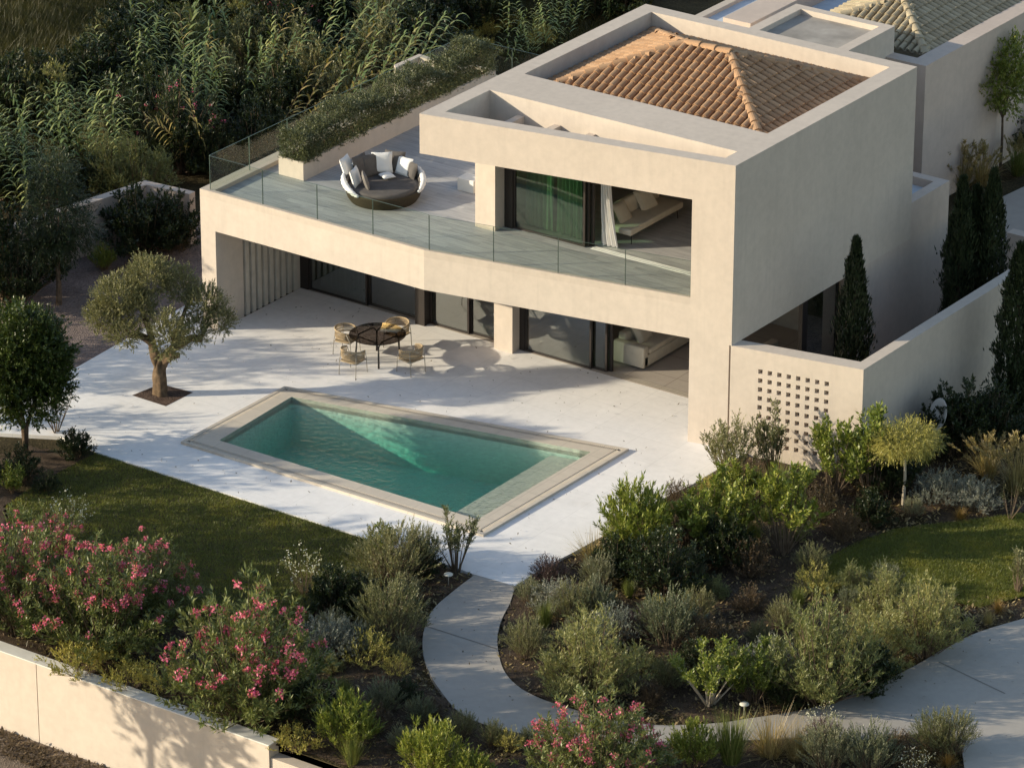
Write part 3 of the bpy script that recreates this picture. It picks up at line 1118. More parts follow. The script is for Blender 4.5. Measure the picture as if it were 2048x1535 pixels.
def inset(poly, d):
    """move every side of a ccw polygon inwards by d"""
    n = len(poly)
    out = []
    for i in range(n):
        p0, p1, p2 = Vector(poly[i - 1]), Vector(poly[i]), Vector(poly[(i + 1) % n])
        d1, d2 = (p1 - p0).normalized(), (p2 - p1).normalized()
        n1, n2 = Vector((-d1.y, d1.x)), Vector((-d2.y, d2.x))
        b = (n1 + n2) / (1 + n1.dot(n2))
        out.append(tuple(p1 + b * d))
    return out


RIM = .07
ring(POOL_OUT, inset(POOL_OUT, .10), -.14, RIM).build('outer_rim', 'pool_coping', pool)
ring(inset(POOL_OUT, .101), inset(POOL_OUT, .235), -.14, .03).build('gutter', 'slab_edge', pool)
# grate bars across the gutter
gm = MB()
po, pi_ = inset(POOL_OUT, .105), inset(POOL_OUT, .23)
for i in range(4):
    a, b = Vector(po[i]), Vector(po[(i + 1) % 4])
    c, d = Vector(pi_[i]), Vector(pi_[(i + 1) % 4])
    L = (b - a).length
    n = int(L / .055)
    dd = (b - a).normalized()
    for k in range(1, n):
        t = k / n
        p, q = a.lerp(b, t), c.lerp(d, t)
        m_ = (p + q) / 2
        e = (q - p)
        gm.obox((m_.x, m_.y, .052), (dd.x, dd.y, 0), (-dd.y, dd.x, 0), (0, 0, 1), .016, .062, .012)
gm.build('grate', 'pool_coping', pool)
ring(inset(POOL_OUT, .236), POOL_IN, -.14, RIM).build('coping', 'pool_coping', pool)
DEP = -1.35
bas = MB()
n = 4
vs = [(p[0], p[1], RIM - .002) for p in POOL_IN] + [(p[0], p[1], DEP) for p in POOL_IN]
bas.add(vs, [((i + 1) % n, i, n + i, n + (i + 1) % n) for i in range(n)] + [(4, 5, 6, 7)])
basin = bas.build('basin', 'pool_plaster', pool)
xs_ = [8.0, 6.95, 6.6, 6.25, 5.9]
for i in range(4):
    x1, x0_ = xs_[i] - .001, xs_[i + 1]
    st = MB().prism([(x0_, -6.49), (x1, -6.49), (x1, -1.64 - (8.02 - x1) * .207), (x0_, -1.64 - (8.02 - x0_) * .207)], DEP + .002, -.22 - .28 * i)
    sub(st.build('step', 'pool_coping'), basin).location = (0, 0, 0)
wp = inset(POOL_IN, .002)
wat = MB().prism(wp, DEP + .01, -.03).build('water', 'water')
wat['kind'] = 'structure'

# ================================================================== FURNITURE
def place_tree(o, loc, rz):
    o.location = loc
    o.rotation_euler = (0, 0, rz)


def copy_tree(o, parent=None):
    c = o.copy()
    COL.objects.link(c)
    c.parent = parent
    for ch in list(o.children):
        copy_tree(ch, c)
    return c


# ---- round table
tc = gp(755, 668, .74)
table = thing('dining_table', (tc.x, tc.y, 0), 'round dark glass dining table with black branching legs on the white patio', 'table')
m = MB().lathe([(0, .735), (.755, .735), (.765, .745), (.755, .755), (0, .755)], 64)
m.build('table_top', 'table_glass', table, True)
leg_px = [(758, 742), (807, 716), (751, 697), (702, 722)]
fl_, fh_ = gp(758, 742), gp(751, 697)
ang0 = math.atan2(fl_.y - tc.y, fl_.x - tc.x)
for k in range(4):
    a = ang0 + k * PI / 2
    e = Vector((math.cos(a), math.sin(a), 0))
    f1 = Vector((math.cos(a + PI / 2), math.sin(a + PI / 2), 0))
    m = MB()
    m.tube([e * .60, e * .575 + Vector((0, 0, .3)), e * .555 + Vector((0, 0, .55))], [.028, .025, .022], 8)
    for sgn in (1, -1):
        g = f1 * sgn
        mid = (e + g).normalized() * .42
        p0 = e * .555 + Vector((0, 0, .54))
        m.tube(spline([p0, e * .545 + g * .02 + Vector((0, 0, .62)), e * .50 + g * .09 + Vector((0, 0, .705)), e * .42 + g * .17 + Vector((0, 0, .72)), mid + Vector((0, 0, .72))], 4), .019, 8)
    m.build('leg', 'black_metal', table, True)


# ---- woven armchairs
def make_chair():
    t = thing('armchair', (0, 0, 0), 'x', 'chair', 'woven armchairs round the table')
    # faces +x
    H, R = .42, .27
    seat = MB()
    pr = []
    for k in range(32):
        q = 2 * PI * k / 32
        c, s_ = math.cos(q), math.sin(q)
        f = (abs(c) ** 4 + abs(s_) ** 4) ** -.25
        pr.append((c * f * .27, s_ * f * .28))
    seat.prism(pr, H - .03, H)
    seat.build('seat', 'rope', t, False, .008)
    arc = []
    for k in range(25):
        q = rad(62) + rad(236) * k / 24
        arc.append((q, R + .03))
    dip = lambda q: .012 * math.cos(q) + .0
    zt = lambda q: .70 - .07 * max(0, math.cos(q)) + .03 * max(0, -math.cos(q))
    zb = lambda q: .50 - .02 * max(0, math.cos(q))
    pt = lambda q, z, r: Vector((math.cos(q) * r * 1.02, math.sin(q) * r * 1.08, z))
    m = MB()
    m.tube([pt(q, zt(q), r) for q, r in arc], .019, 7)
    m.tube([pt(q, zb(q), r - .01) for q, r in arc], .010, 6)
    N = 46
    for k in range(N):
        for tw in (-1, 1):
            q0 = rad(62) + rad(236) * (k + .5) / N
            q1 = q0 + tw * rad(8)
            q1 = min(max(q1, rad(62)), rad(298))
            m.tube([pt(q0, zb(q0), R + .02), pt(q1, zt(q1), R + .03)], .0062, 4, False)
    m.build('back_band', 'rope', t, True)
    for sx, sy in ((1, 1), (1, -1), (-1, 1), (-1, -1)):
        q = math.atan2(sy * .26, sx * .24)
        top = pt(q, zt(q) - .01, R + .03) if abs(q) > rad(60) else pt(sy * rad(62), zt(rad(62)) - .01, R + .03)
        MB().tube([(sx * .275, sy * .265, 0), (sx * .245, sy * .262, H), tuple(top)], [.010, .011, .011], 6).build('leg', 'steel', t, True)
    m = MB()
    for sy in (1, -1):
        m.tube([(.24, sy * .262, H - .035), (-.24, sy * .262, H - .035)], .009, 6)
    for sx in (1, -1):
        m.tube([(sx * .24, -.262, H - .035), (sx * .24, .262, H - .035)], .009, 6)
    m.build('seat_frame', 'steel', t, True)
    return t


chair0 = make_chair()
ch = [((693, 676, .42), 'woven armchair at the back left of the round glass table, lit by the sun'),
      ((795, 664, .42), 'woven armchair behind the round glass table, nearest the sliding doors'),
      ((706, 717, .42), 'woven armchair in front of the round table on its left, seen from behind'),
      ((822, 714, .42), 'woven armchair in front of the round table on its right, seen from behind')]
for i, ((px, py, z), lab) in enumerate(ch):
    p = gp(px, py, z)
    o = chair0 if i == 0 else copy_tree(chair0)
    o['label'] = lab
    d = Vector((tc.x - p.x, tc.y - p.y))
    place_tree(o, (p.x, p.y, 0), math.atan2(d.y, d.x) + (.06, -.1, .05, -.08)[i])

# ---- round daybed on the terrace
dbc = (-.97, 1.66, ZF)
db = thing('daybed', dbc, 'round dark wicker daybed with grey mattress and white folded canopy on the roof terrace', 'daybed', rz=math.atan2(-HF.y, -HF.x) + .22)
# local +x is the open front


def rim_h(q):
    c = math.cos(q)
    return .36 + .32 * max(0, min(1, (.55 - c) / 1.2)) ** .8


m = MB()
K = 72
rows = [(0.90, 0.0), (.98, .12), (1.03, .30), (1.04, None), (1.0, None), (.97, .30), (.9, .22)]
vs = []
for r, z in rows:
    for k in range(K):
        q = 2 * PI * k / K
        h = rim_h(q)
        zz = h if z is None else z
        rr = r + (max(0, h - .36) * .10 if z is None else 0)
        vs.append((rr * math.cos(q), rr * math.sin(q), zz))
fs = [(i * K + k, i * K + (k + 1) % K, (i + 1) * K + (k + 1) % K, (i + 1) * K + k) for i in range(len(rows) - 1) for k in range(K)]
m.add(vs, fs)
m.build('base', 'wicker', db, True)
MB().lathe([(0, .22), (.93, .22), (.955, .27), (.955, .37), (.93, .415), (.85, .43), (0, .435)], 64).build('mattress', 'fabric_grey', db, True)
# quilted inside of the backrest
m = MB()
vs = []
qa, qb, K = rad(58), rad(302), 60
for f in (0, .25, .5, .75, 1):
    for k in range(K + 1):
        q = qa + (qb - qa) * k / K
        h = rim_h(q) - .01
        z = .40 + (h - .40) * f
        r = .955 + .03 * f - .03 * math.sin(f * PI)
        vs.append((r * math.cos(q), r * math.sin(q), z))
m.add(vs, [(i * (K + 1) + k + 1, i * (K + 1) + k, (i + 1) * (K + 1) + k, (i + 1) * (K + 1) + k + 1) for i in range(4) for k in range(K)])
m.build('back_lining', 'fabric_grey', db, True)
# folded canopy lying along the rim
rng = random.Random(4)
cm = MB()
for qa_, qb_, r0_ in ((50, 132, .062), (248, 310, .062), (128, 252, .026)):
    pts, rr = [], []
    for k in range(25):
        q = rad(qa_) + rad(qb_ - qa_) * k / 24
        h = rim_h(q)
        rr.append((.018 + r0_ * math.sin(PI * (k + .6) / 25.2) ** .6) * (1 + .15 * math.sin(k * 2.3)))
        pts.append(((1.05 + max(0, h - .36) * .10) * math.cos(q), (1.05 + max(0, h - .36) * .10) * math.sin(q), h + .005))
    cm.tube(pts, rr, 9)
cm.build('canopy', 'fabric_white', db, True)


def pillow(name, loc, ux, nz, w, th, mat, label, group='pillows on the daybed'):
    """square cushion: centre loc, in-plane axis ux, facing nz"""
    ux, nz = Vector(ux), Vector(nz)
    nz.normalize()
    ux = (ux - nz * ux.dot(nz)).normalized()
    uy = nz.cross(ux)
    m = MB()
    N = 10
    vs, fs = [], []
    for sgn in (1, -1):
        b = len(vs)
        for i in range(N + 1):
            for j in range(N + 1):
                a, c = i / N * 2 - 1, j / N * 2 - 1
                e = (1 - a ** 4) * (1 - c ** 4)
                pinch = 1 - .07 * (1 - abs(a)) * abs(c) ** 3 - .07 * (1 - abs(c)) * abs(a) ** 3
                vs.append(ux * (a * w / 2 * pinch) + uy * (c * w / 2 * pinch) + nz * (sgn * th / 2 * max(e, 0) ** .5))
        for i in range(N):
            for j in range(N):
                k = b + i * (N + 1) + j
                f = (k, k + N + 1, k + N + 2, k + 1)
                fs.append(f if sgn > 0 else f[::-1])
    m.add(vs, fs)
    o = m.build(name, mat, None, True)
    o.location = loc
    return tag(o, label, 'pillow', group)


ctr = Vector(dbc)


def lean_pillow(px, py, z, w, mat, label, tilt=.35, th=.16, yaw=0):
    p = gp(px, py, z)
    d = Vector((ctr.x - p.x, ctr.y - p.y, 0))
    if d.length < .05:
        d = -HF
    d.normalize()
    d = Matrix.Rotation(yaw, 3, 'Z') @ d
    nz = (d * math.cos(tilt) + Vector((0, 0, math.sin(tilt))))
    ux = Vector((-d.y, d.x, 0))
    return pillow('pillow', p, ux, nz, w, th, mat, label)


lean_pillow(693, 331, 4.65, 0.52, 'fabric_white', 'white pillow at the left end of the daybed back, behind the others')
lean_pillow(722, 330, 4.65, 0.57, 'fabric_grey', 'dark grey pillow tucked behind the big brown-grey pillow on the daybed')
lean_pillow(742, 331, 4.58, 0.64, 'fabric_grey', 'biggest dark grey pillow, in the middle of the daybed back', .3, .18)
lean_pillow(764, 325, 4.63, 0.57, 'fabric_white', 'white pillow standing between the two big dark pillows of the daybed')
lean_pillow(789, 323, 4.58, 0.59, 'fabric_grey', 'dark grey pillow right of the daybed middle, before the white one', .3, .17)
lean_pillow(808, 333, 4.53, 0.52, 'fabric_white', 'white pillow behind the small dark pillow at the right of the daybed')
lean_pillow(823, 340, 4.51, 0.46, 'fabric_grey', 'small square dark pillow at the right end of the daybed', .3, .14)
lean_pillow(711, 354, 4.53, 0.50, 'fabric_white', 'white pillow leaning at the left side of the daybed', .3, .14, -.5)
lean_pillow(731, 361, 4.51, 0.46, 'fabric_mid', 'small grey pillow leaning on the white one at the left of the daybed', .3, .13, -.5)
p = gp(774, 351, 4.38)
pillow('pillow', p, HR + HF * .6, (.05, 0, 1), .36, .11, 'fabric_white', 'flat white pillow lying on the grey daybed mattress')

# ---- low concrete cube beside the column
cq = gp(938, 371, ZF)
m = MB().box(-.27, .27, -.22, .22, 0, .36)
o = m.build('stool', 'white_concrete', None, False, .012)
o.location = (.55, 3.5, ZF)
tag(o, 'small pale concrete block stool on the terrace near the column', 'stool')

# ---- curtains
def curtain(name, x0, x1, y, z0, z1, mat, label, amp=.05, n=9, flare=0, dx=0):
    m = MB()
    N = n * 10
    R_ = 14
    vs = []
    for j in range(R_ + 1):
        f = j / R_
        for i in range(N + 1):
            t = i / N
            x = x0 + (x1 - x0) * t * (1 + flare * (1 - f) ** 2) + dx * (1 - f) ** 2
            yy = y + amp * (.35 + .65 * (1 - f * .5)) * math.sin(t * n * 2 * PI + .6 * math.sin(f * 3)) + .02 * math.sin(t * 23 + f * 5)
            vs.append((x, yy, z0 + (z1 - z0) * f))
    m.add(vs, [(j * (N + 1) + i, j * (N + 1) + i + 1, (j + 1) * (N + 1) + i + 1, (j + 1) * (N + 1) + i) for j in range(R_) for i in range(N)])
    o = m.build(name, mat, None, True)
    return tag(o, label, 'curtain')


curtain('curtain', 5.56, 5.82, 2.32, ZF + .03, 6.64, 'curtain_white', 'white curtain blowing out in the open upper doorway', .06, 4, 1.1, .05)
curtain('curtain', 4.2, 5.15, 2.3, ZF + .03, 6.64, 'sheer_curtain', 'gathered sheer curtain behind the right half of the upper glass door', .05, 8)
curtain('curtain', 3.2, 4.1, 2.3, ZF + .03, 6.64, 'sheer_curtain', 'sheer curtain behind the left half of the upper glass door', .025, 7)
curtain('curtain', -4.3, -2.75, 3.15, .02, ZB - .02, 'curtain_white', 'pale curtain behind the far left ground-floor glass door', .06, 10)


# ---- sofas
def cushion_box(m, c, hx, hy, hz):
    m.obox(c, (1, 0, 0), (0, 1, 0), (0, 0, 1), hx, hy, hz)


def bl(mb, name, mat, parent, bev=.05):
    o = mb.build(name, mat, parent, True, bev)
    o.modifiers['bevel'].segments = 3
    return o


s1 = thing('sofa', (5.85, 3.9, ZF), 'cream upholstered daybed sofa on thin legs in the open upper room', 'sofa')
m = MB()
cushion_box(m, (0, 0, .36), .46, 1.25, .09)
bl(m, 'seat', 'fabric_cream', s1)
m = MB().obox((-.38, .25, .62), (1, 0, .18), (0, 1, 0), (-.18, 0, 1), .10, .95, .22)
bl(m, 'backrest', 'fabric_cream', s1, .06)
for sx in (-.38, .38):
    for sy in (-1.1, 1.1):
        MB().tube([(sx, sy, 0), (sx * .96, sy * .97, .27)], [.012, .016], 6).build('leg', 'black_metal', s1)
pillow('cushion', Vector((5.66, 3.2, ZF + .62)), (0, 1, 0), (1, .1, .6), .62, .2, 'fabric_cream', 'plump cream cushion at the near end of the upper sofa', 'sofa cushions upstairs')
pillow('cushion', Vector((5.68, 4.3, ZF + .64)), (0, 1, 0), (1, -.15, .6), .66, .2, 'fabric_cream', 'plump cream cushion at the far end of the upper sofa', 'sofa cushions upstairs')
sd_ = gp(1381, 440, 4.4)
s1b = thing('side_chair', (9.75, 3.1, ZF), 'pale draped chair just showing at the right edge of the upper doorway', 'chair')
bl(MB().obox((0, 0, .42), (1, 0, 0), (0, 1, 0), (0, 0, 1), .3, .3, .06), 'seat', 'curtain_white', s1b)
bl(MB().obox((.27, 0, .75), (1, 0, 0), (0, 1, 0), (0, 0, 1), .05, .3, .3), 'backrest', 'curtain_white', s1b)
for sx in (-.25, .25):
    for sy in (-.25, .25):
        MB().tube([(sx, sy, 0), (sx, sy, .4)], .016, 6).build('leg', 'twig', s1b)

s2 = thing('sofa', (5.72, 5.0, 0.006), 'long low cream sofa in the open ground-floor living room', 'sofa')
m = MB().box(-.5, .5, -1.5, 1.6, .06, .40)
bl(m, 'base', 'fabric_cream', s2)
m = MB().box(-.5, .5, -1.52, -1.27, .06, .66)
bl(m, 'armrest', 'fabric_cream', s2)
m = MB().box(-.5, -.25, -1.26, 1.6, .41, .82)
bl(m, 'backrest', 'fabric_cream', s2)
bl(MB().box(-.24, .52, -1.25, .1, .41, .56), 'seat_cushion', 'fabric_cream', s2)
bl(MB().box(-.24, .52, .12, 1.55, .41, .56), 'seat_cushion', 'fabric_cream', s2)
pillow('cushion', Vector((5.62, 4.25, .78)), (0, 1, 0), (1, .1, .7), .72, .24, 'fabric_cream', 'large cream cushion propped in the corner of the ground-floor sofa', 'sofa cushions downstairs')
pillow('cushion', Vector((5.64, 5.3, .78)), (0, 1, 0), (1, .1, .7), .72, .24, 'fabric_cream', 'large cream cushion farther back on the ground-floor sofa', 'sofa cushions downstairs')

s3 = thing('sofa', (9.3, 4.6, 0.006), 'cream corner sofa seen over the garden wall through the open side of the living room', 'sofa')
bl(MB().box(-.5, .5, -1.1, 1.1, .06, .42), 'base', 'fabric_cream', s3)
bl(MB().box(-.5, -.25, -1.1, 1.1, .43, .85), 'backrest', 'fabric_cream', s3)
bl(MB().box(-.24, .5, -1.1, -.88, .43, .64), 'armrest', 'fabric_cream', s3)
bl(MB().box(-.24, .5, .88, 1.1, .43, .64), 'armrest', 'fabric_cream', s3)
bl(MB().box(-.24, .52, -.86, .86, .43, .56), 'seat_cushion', 'fabric_cream', s3)


# ---- garden path lights
def path_light(px, py, label):
    p = gp(px, py, -.04)
    t = thing('garden_light', p, label, 'garden light', 'mushroom path lights')
    MB().tube([(0, 0, -.05), (0, 0, .32)], .012, 6).build('stem', 'steel', t, True)
    MB().lathe([(0, .36), (.06, .355), (.105, .335), (.112, .315), (.09, .30), (0, .30)], 20).build('lamp_shade', 'lamp_white', t, True)


path_light(897, 1172, 'pale mushroom path light left of where the curved path meets the patio')
path_light(1488, 1432, 'pale mushroom path light on the far side of the path at the bottom right')

# ---- satellite dish by the garden wall
dp = gp(1880, 905, 0)
dsh = thing('satellite_dish', (dp.x, dp.y, -.05), 'white satellite dish with its arm, half hidden beside the garden wall', 'satellite dish')
MB().tube([(0, 0, 0), (0, 0, .95)], .03, 8).build('mast', 'steel', dsh, True)
m = MB().lathe([(0, .0), (.16, .02), (.30, .065), (.42, .13), (.425, .12), (.30, .05), (.16, .005), (0, -.012)], 36)
d_ = m.build('dish', 'dish_white', dsh, True)
d_.location = (0, 0, 1.1)
ndir = (-HF * .35 - HR * .9 + Vector((0, 0, .35))).normalized()
d_.rotation_euler = ndir.to_track_quat('Z', 'Y').to_euler()
MB().tube([tuple(Vector((0, 0, .95))), tuple(Vector((0, 0, .85)) + ndir * .55 + Vector((0, 0, -.1))), tuple(Vector((0, 0, 1.1)) + ndir * .62)], .014, 6).build('arm', 'dark_metal', dsh, True)

# ================================================================== PLANTS
def leaf_quads(P, D, N_, L, W):
    S = np.cross(D, N_)
    S /= np.linalg.norm(S, axis=1, keepdims=True) + 1e-9
    L = L[:, None]
    W = W[:, None]
    V = np.stack([P, P + D * L * .45 + S * W * .5, P + D * L, P + D * L * .45 - S * W * .5], 1).reshape(-1, 3)
    return V, np.arange(len(V)).reshape(-1, 4)


def unit(v):
    return v / (np.linalg.norm(v, axis=-1, keepdims=True) + 1e-9)


def rnd_dir(rng, n):
    return unit(rng.normal(size=(n, 3)))


def twig_leaves(rng, bases, dirs, lens, nleaf, ll, lw, ang, s0=.1):
    """leaves set along many straight twigs"""
    n = len(bases)
    s = np.tile(np.linspace(s0, 1, nleaf), (n, 1)) + rng.uniform(-.5, .5, (n, nleaf)) / nleaf
    P = bases[:, None] + dirs[:, None] * (s * lens[:, None])[:, :, None]
    P = P.reshape(-1, 3)
    D0 = np.repeat(dirs, nleaf, 0)
    r = rnd_dir(rng, len(P))
    r = unit(r - D0 * (r * D0).sum(1, keepdims=True))
    a = rng.uniform(.4, 1.15, len(P)) * ang
    tip = (s.reshape(-1) > .9)
    a[tip] *= .4
    D = unit(D0 * np.cos(a)[:, None] + r * np.sin(a)[:, None])
    Nn = unit(rnd_dir(rng, len(P)) * .6 + np.array([0, 0, 1.]))
    return leaf_quads(P, D, Nn, ll * rng.uniform(.65, 1.2, len(P)), lw * rng.uniform(.75, 1.2, len(P)))


def bez(a, b, c, t):
    t = np.asarray(t)[..., None]
    return a * (1 - t) ** 2 + 2 * b * t * (1 - t) + c * t * t


def shrub(seed, H, R, nst, nsub, nleaf, ll, lw, ang=.9, sub=.30, start=.35, up=.5, top=.45, base_r=.12, stem_r=.012, tips=False, inner=0.0, spread=1.0):
    """woody shrub: arching stems, side twigs and leaves. Returns leaf V,F, stem MB, twig tips"""
    rng = rs(seed)
    tb, td, tl = [], [], []
    st = MB()
    for i in range(nst):
        az = rng.uniform(0, 2 * PI)
        r = math.sqrt(rng.uniform(inner, 1)) * R
        h = H * (1 - top * (r / R) ** 2) * rng.uniform(.66, 1.08)
        tip = np.array([math.cos(az) * r, math.sin(az) * r, h])
        b0 = np.array([math.cos(az), math.sin(az), 0]) * base_r * rng.uniform(.1, 1)
        mid = np.array([tip[0] * .62 * spread, tip[1] * .62 * spread, h * .60])
        ts = np.linspace(0, 1, 6)
        pts = bez(b0, mid, tip, ts)
        st.tube([tuple(p) for p in pts], [stem_r * (1.05 - .8 * t) for t in ts], 4, False)
        tt = start + (1 - start) * rng.uniform(0, 1.0, nsub) ** .7
        tt[0] = 1.0
        p = bez(b0, mid, tip, tt)
        tg = unit(2 * (1 - tt)[:, None] * (mid - b0) + 2 * tt[:, None] * (tip - mid))
        out = rnd_dir(rng, nsub)
        out[:, 2] = np.abs(out[:, 2]) * .6
        d = unit(tg * up + out * .8 + np.array([0, 0, .15]))
        tb.append(p)
        td.append(d)
        tl.append(sub * H * rng.uniform(.5, 1.2, nsub) * (1.15 - .5 * tt))
    tb, td, tl = np.concatenate(tb), np.concatenate(td), np.concatenate(tl)
    V, F = twig_leaves(rng, tb, td, tl, nleaf, ll, lw, ang)
    V[:, 2] = np.maximum(V[:, 2], .01)
    return V, F, st, tb + td * tl[:, None]


def strips(rng, P, D, L, W, droop, nseg=4, twist=0):
    """long arching leaves or blades as tapered strips"""
    n = len(P)
    Z = np.array([0, 0, 1.])
    S = np.cross(D, Z)
    S = unit(S + 1e-6)
    if twist:
        S = unit(S + rnd_dir(rng, n) * twist)
    out = []
    for k in range(nseg + 1):
        t = k / nseg
        c = P + D * (L * t)[:, None] - Z * (droop * L * t ** 2)[:, None]
        w = W * (1 - t) ** .7 * (.55 + .45 * min(1, t * 4)) if k < nseg else W * 0.02
        out.append(np.stack([c - S * w[:, None] * .5, c + S * w[:, None] * .5], 1))
    V = np.stack(out, 1).reshape(n, -1, 3)
    m = 2 * (nseg + 1)
    F = []
    for k in range(nseg):
        F.append(np.stack([np.arange(n) * m + 2 * k, np.arange(n) * m + 2 * k + 1, np.arange(n) * m + 2 * k + 3, np.arange(n) * m + 2 * k + 2], 1))
    return V.reshape(-1, 3), np.concatenate(F)


def join(parts):
    Vs, Fs, b = [], [], 0
    for V, F in parts:
        Vs.append(V)
        Fs.append(F + b)
        b += len(V)
    return np.concatenate(Vs), np.concatenate(Fs)


def blossoms(rng, tips, frac, r=.075, petals=13, size=.036, zmin=.35):
    k = rng.uniform(0, 1, len(tips)) < frac
    k &= tips[:, 2] > zmin * tips[:, 2].max()
    T = tips[k]
    n = len(T)
    C = np.repeat(T, petals, 0) + rng.normal(0, r * .45, (n * petals, 3))
    D = rnd_dir(rng, len(C))
    N2 = rnd_dir(rng, len(C))
    return leaf_quads(C, D, N2, np.full(len(C), size) * rng.uniform(.8, 1.5, len(C)), np.full(len(C), size * .95))


PROTO = {}


def proto(key, name, cat, parts):
    """parts: list of (part name, mesh, material)"""
    PROTO[key] = (name, cat, parts)


def mesh_of(name, VF):
    return npmesh(name, *VF)


def stem_mesh(st, name='stems'):
    me = bpy.data.meshes.new(name)
    me.from_pydata(st.v, [], st.f)
    me.validate()
    return me


def put(key, x, y, z, sc, label, group=None, rz=None, sxy=None, lean=None):
    name, cat, parts = PROTO[key]
    rz = random.uniform(0, 2 * PI) if rz is None else rz
    s = (sc * (sxy or 1), sc * (sxy or 1), sc)
    if len(parts) == 1:
        pn, me, mt = parts[0]
        o = bpy.data.objects.new(name, me)
        COL.objects.link(o)
        if not me.materials:
            me.materials.append(M[mt])
    else:
        o = bpy.data.objects.new(name, None)
        COL.objects.link(o)
        for pn, me, mt in parts:
            c = bpy.data.objects.new(pn, me)
            if not me.materials:
                me.materials.append(M[mt])
            COL.objects.link(c)
            c.parent = o
    o.location = (x, y, z)
    o.rotation_euler = (lean[0] if lean else 0, lean[1] if lean else 0, rz)
    o.scale = s
    return tag(o, label, cat, group)


def putpx(key, px, py, sc, label, group=None, z=-.07, **kw):
    p = gp(px, py, z)
    return put(key, p.x, p.y, z, sc, label, group, **kw)


def mk(key, name, cat, leafm, stemm, VF_st, extra=None, stems=True, lname='foliage'):
    V, F, st, tips = VF_st
    parts = [(lname, mesh_of(lname, (V, F)), leafm)]
    if stems:
        parts.append(('stems', stem_mesh(st), stemm))
    if extra:
        parts += extra
    proto(key, name, cat, parts)


# ---- species (unit height about 1 m unless noted)
for i in range(3):
    g = shrub(20 + i, 1.0, .62, 130, 11, 11, .050, .0120, .95, .14, .15, .7, .75, .16, .006)
    fb = mesh_of('blossoms', blossoms(rs(60 + i), g[3], .12, .033, 28, .0195, .40))
    g = (g[0], g[1], g[2], g[3])
    mk('oleander%d' % i, 'oleander', 'shrub', 'leaf_oleander', 'twig', g, [('blossoms', fb, 'petal_pink')])
g = shrub(27, 1.0, .60, 80, 9, 11, .050, .0115, .85, .17, .25, .9, .6, .16, .006)
mk('oleanderfew', 'oleander', 'shrub', 'leaf_dark', 'twig', g, [('blossoms', mesh_of('blossoms', blossoms(rs(64), g[3], .03, .022, 10, .016, .3)), 'petal_pink')])
mk('willowleaf', 'willowleaf_shrub', 'shrub', 'leaf_bright', 'twig', shrub(31, 1.0, .55, 70, 9, 13, .080, .016, .6, .24, .2, 1.1, .55, .14, .007))
mk('bright', 'broadleaf_shrub', 'shrub', 'leaf_bright', 'twig', shrub(32, 1.0, .48, 44, 11, 12, .058, .026, .95, .18, .25, .8, .55, .12, .008))
mk('bright2', 'broadleaf_shrub', 'shrub', 'leaf_bright', 'twig', shrub(33, 1.0, .42, 26, 11, 12, .060, .027, .95, .20, .42, .7, .35, .08, .009))
mk('dark', 'dark_shrub', 'shrub', 'leaf_dark', 'twig', shrub(34, 1.0, .66, 80, 11, 12, .052, .026, 1.0, .17, .15, .7, .75, .2, .007))
mk('dark2', 'dark_shrub', 'shrub', 'leaf_dark', 'twig', shrub(35, 1.0, .62, 80, 11, 13, .046, .021, 1.0, .18, .12, .7, .7, .2, .007))
mk('olivebush', 'olive_shrub', 'shrub', 'leaf_olive', 'twig', shrub(36, 1.0, .50, 44, 11, 14, .046, .014, .8, .22, .25, 1.0, .5, .10, .008))
mk('open', 'open_stemmed_shrub', 'shrub', 'leaf_olive', 'twig', shrub(37, 1.0, .40, 17, 12, 12, .052, .019, .8, .22, .35, 1.0, .25, .06, .012))
mk('sage', 'grey_sage_shrub', 'shrub', 'leaf_grey', 'twig', shrub(38, 1.0, .56, 110, 6, 20, .043, .013, .6, .30, .15, 1.8, .6, .25, .005))
mk('silver', 'silver_shrub', 'shrub', 'leaf_silver', 'twig', shrub(39, 1.0, .75, 90, 8, 14, .042, .016, 1.0, .24, .15, .8, .7, .25, .005))
mk('feather', 'feathery_shrub', 'shrub', 'leaf_feather', 'twig', shrub(40, 1.0, .58, 80, 14, 17, .044, .0085, .75, .19, .15, .35, .75, .14, .008))
mk('feather2', 'feathery_shrub', 'shrub', 'leaf_feather', 'twig', shrub(41, 1.0, .60, 84, 14, 17, .040, .0085, .75, .18, .12, .35, .65, .14, .008))
mk('rosemary', 'rosemary_shrub', 'shrub', 'leaf_olive', 'twig', shrub(42, 1.0, .58, 130, 6, 20, .04, .0095, .6, .30, .10, 1.8, .62, .28, .005))
mk('dryshrub', 'dry_shrub', 'shrub', 'leaf_yellow', 'twig', shrub(43, 1.0, .70, 60, 9, 10, .046, .014, .9, .24, .2, .8, .7, .2, .007))
mk('brown', 'brown_shrub', 'shrub', 'leaf_brown', 'twig', shrub(44, 1.0, .70, 80, 9, 12, .046, .017, 1.0, .22, .12, .8, .7, .25, .006))
mk('purple', 'purple_shrub', 'shrub', 'leaf_purple', 'twig', shrub(45, 1.0, .70, 80, 9, 12, .046, .017, 1.0, .22, .12, .8, .7, .25, .006))
mk('pale', 'pale_stemmed_shrub', 'shrub', 'leaf_bright', 'pale_twig', shrub(46, 1.0, .56, 19, 17, 12, .048, .022, .95, .22, .45, .5, .55, .07, .012))
mk('creeper', 'creeping_shrub', 'shrub', 'leaf_yellow', 'twig', shrub(47, 1.0, 1.3, 44, 8, 12, .075, .04, 1.0, .40, .2, .6, .5, .3, .010))
mk('bare', 'bare_sapling', 'sapling', 'leaf_olive', 'twig', shrub(48, 1.0, .45, 9, 6, 3, .05, .018, .9, .26, .5, .8, .2, .04, .013))
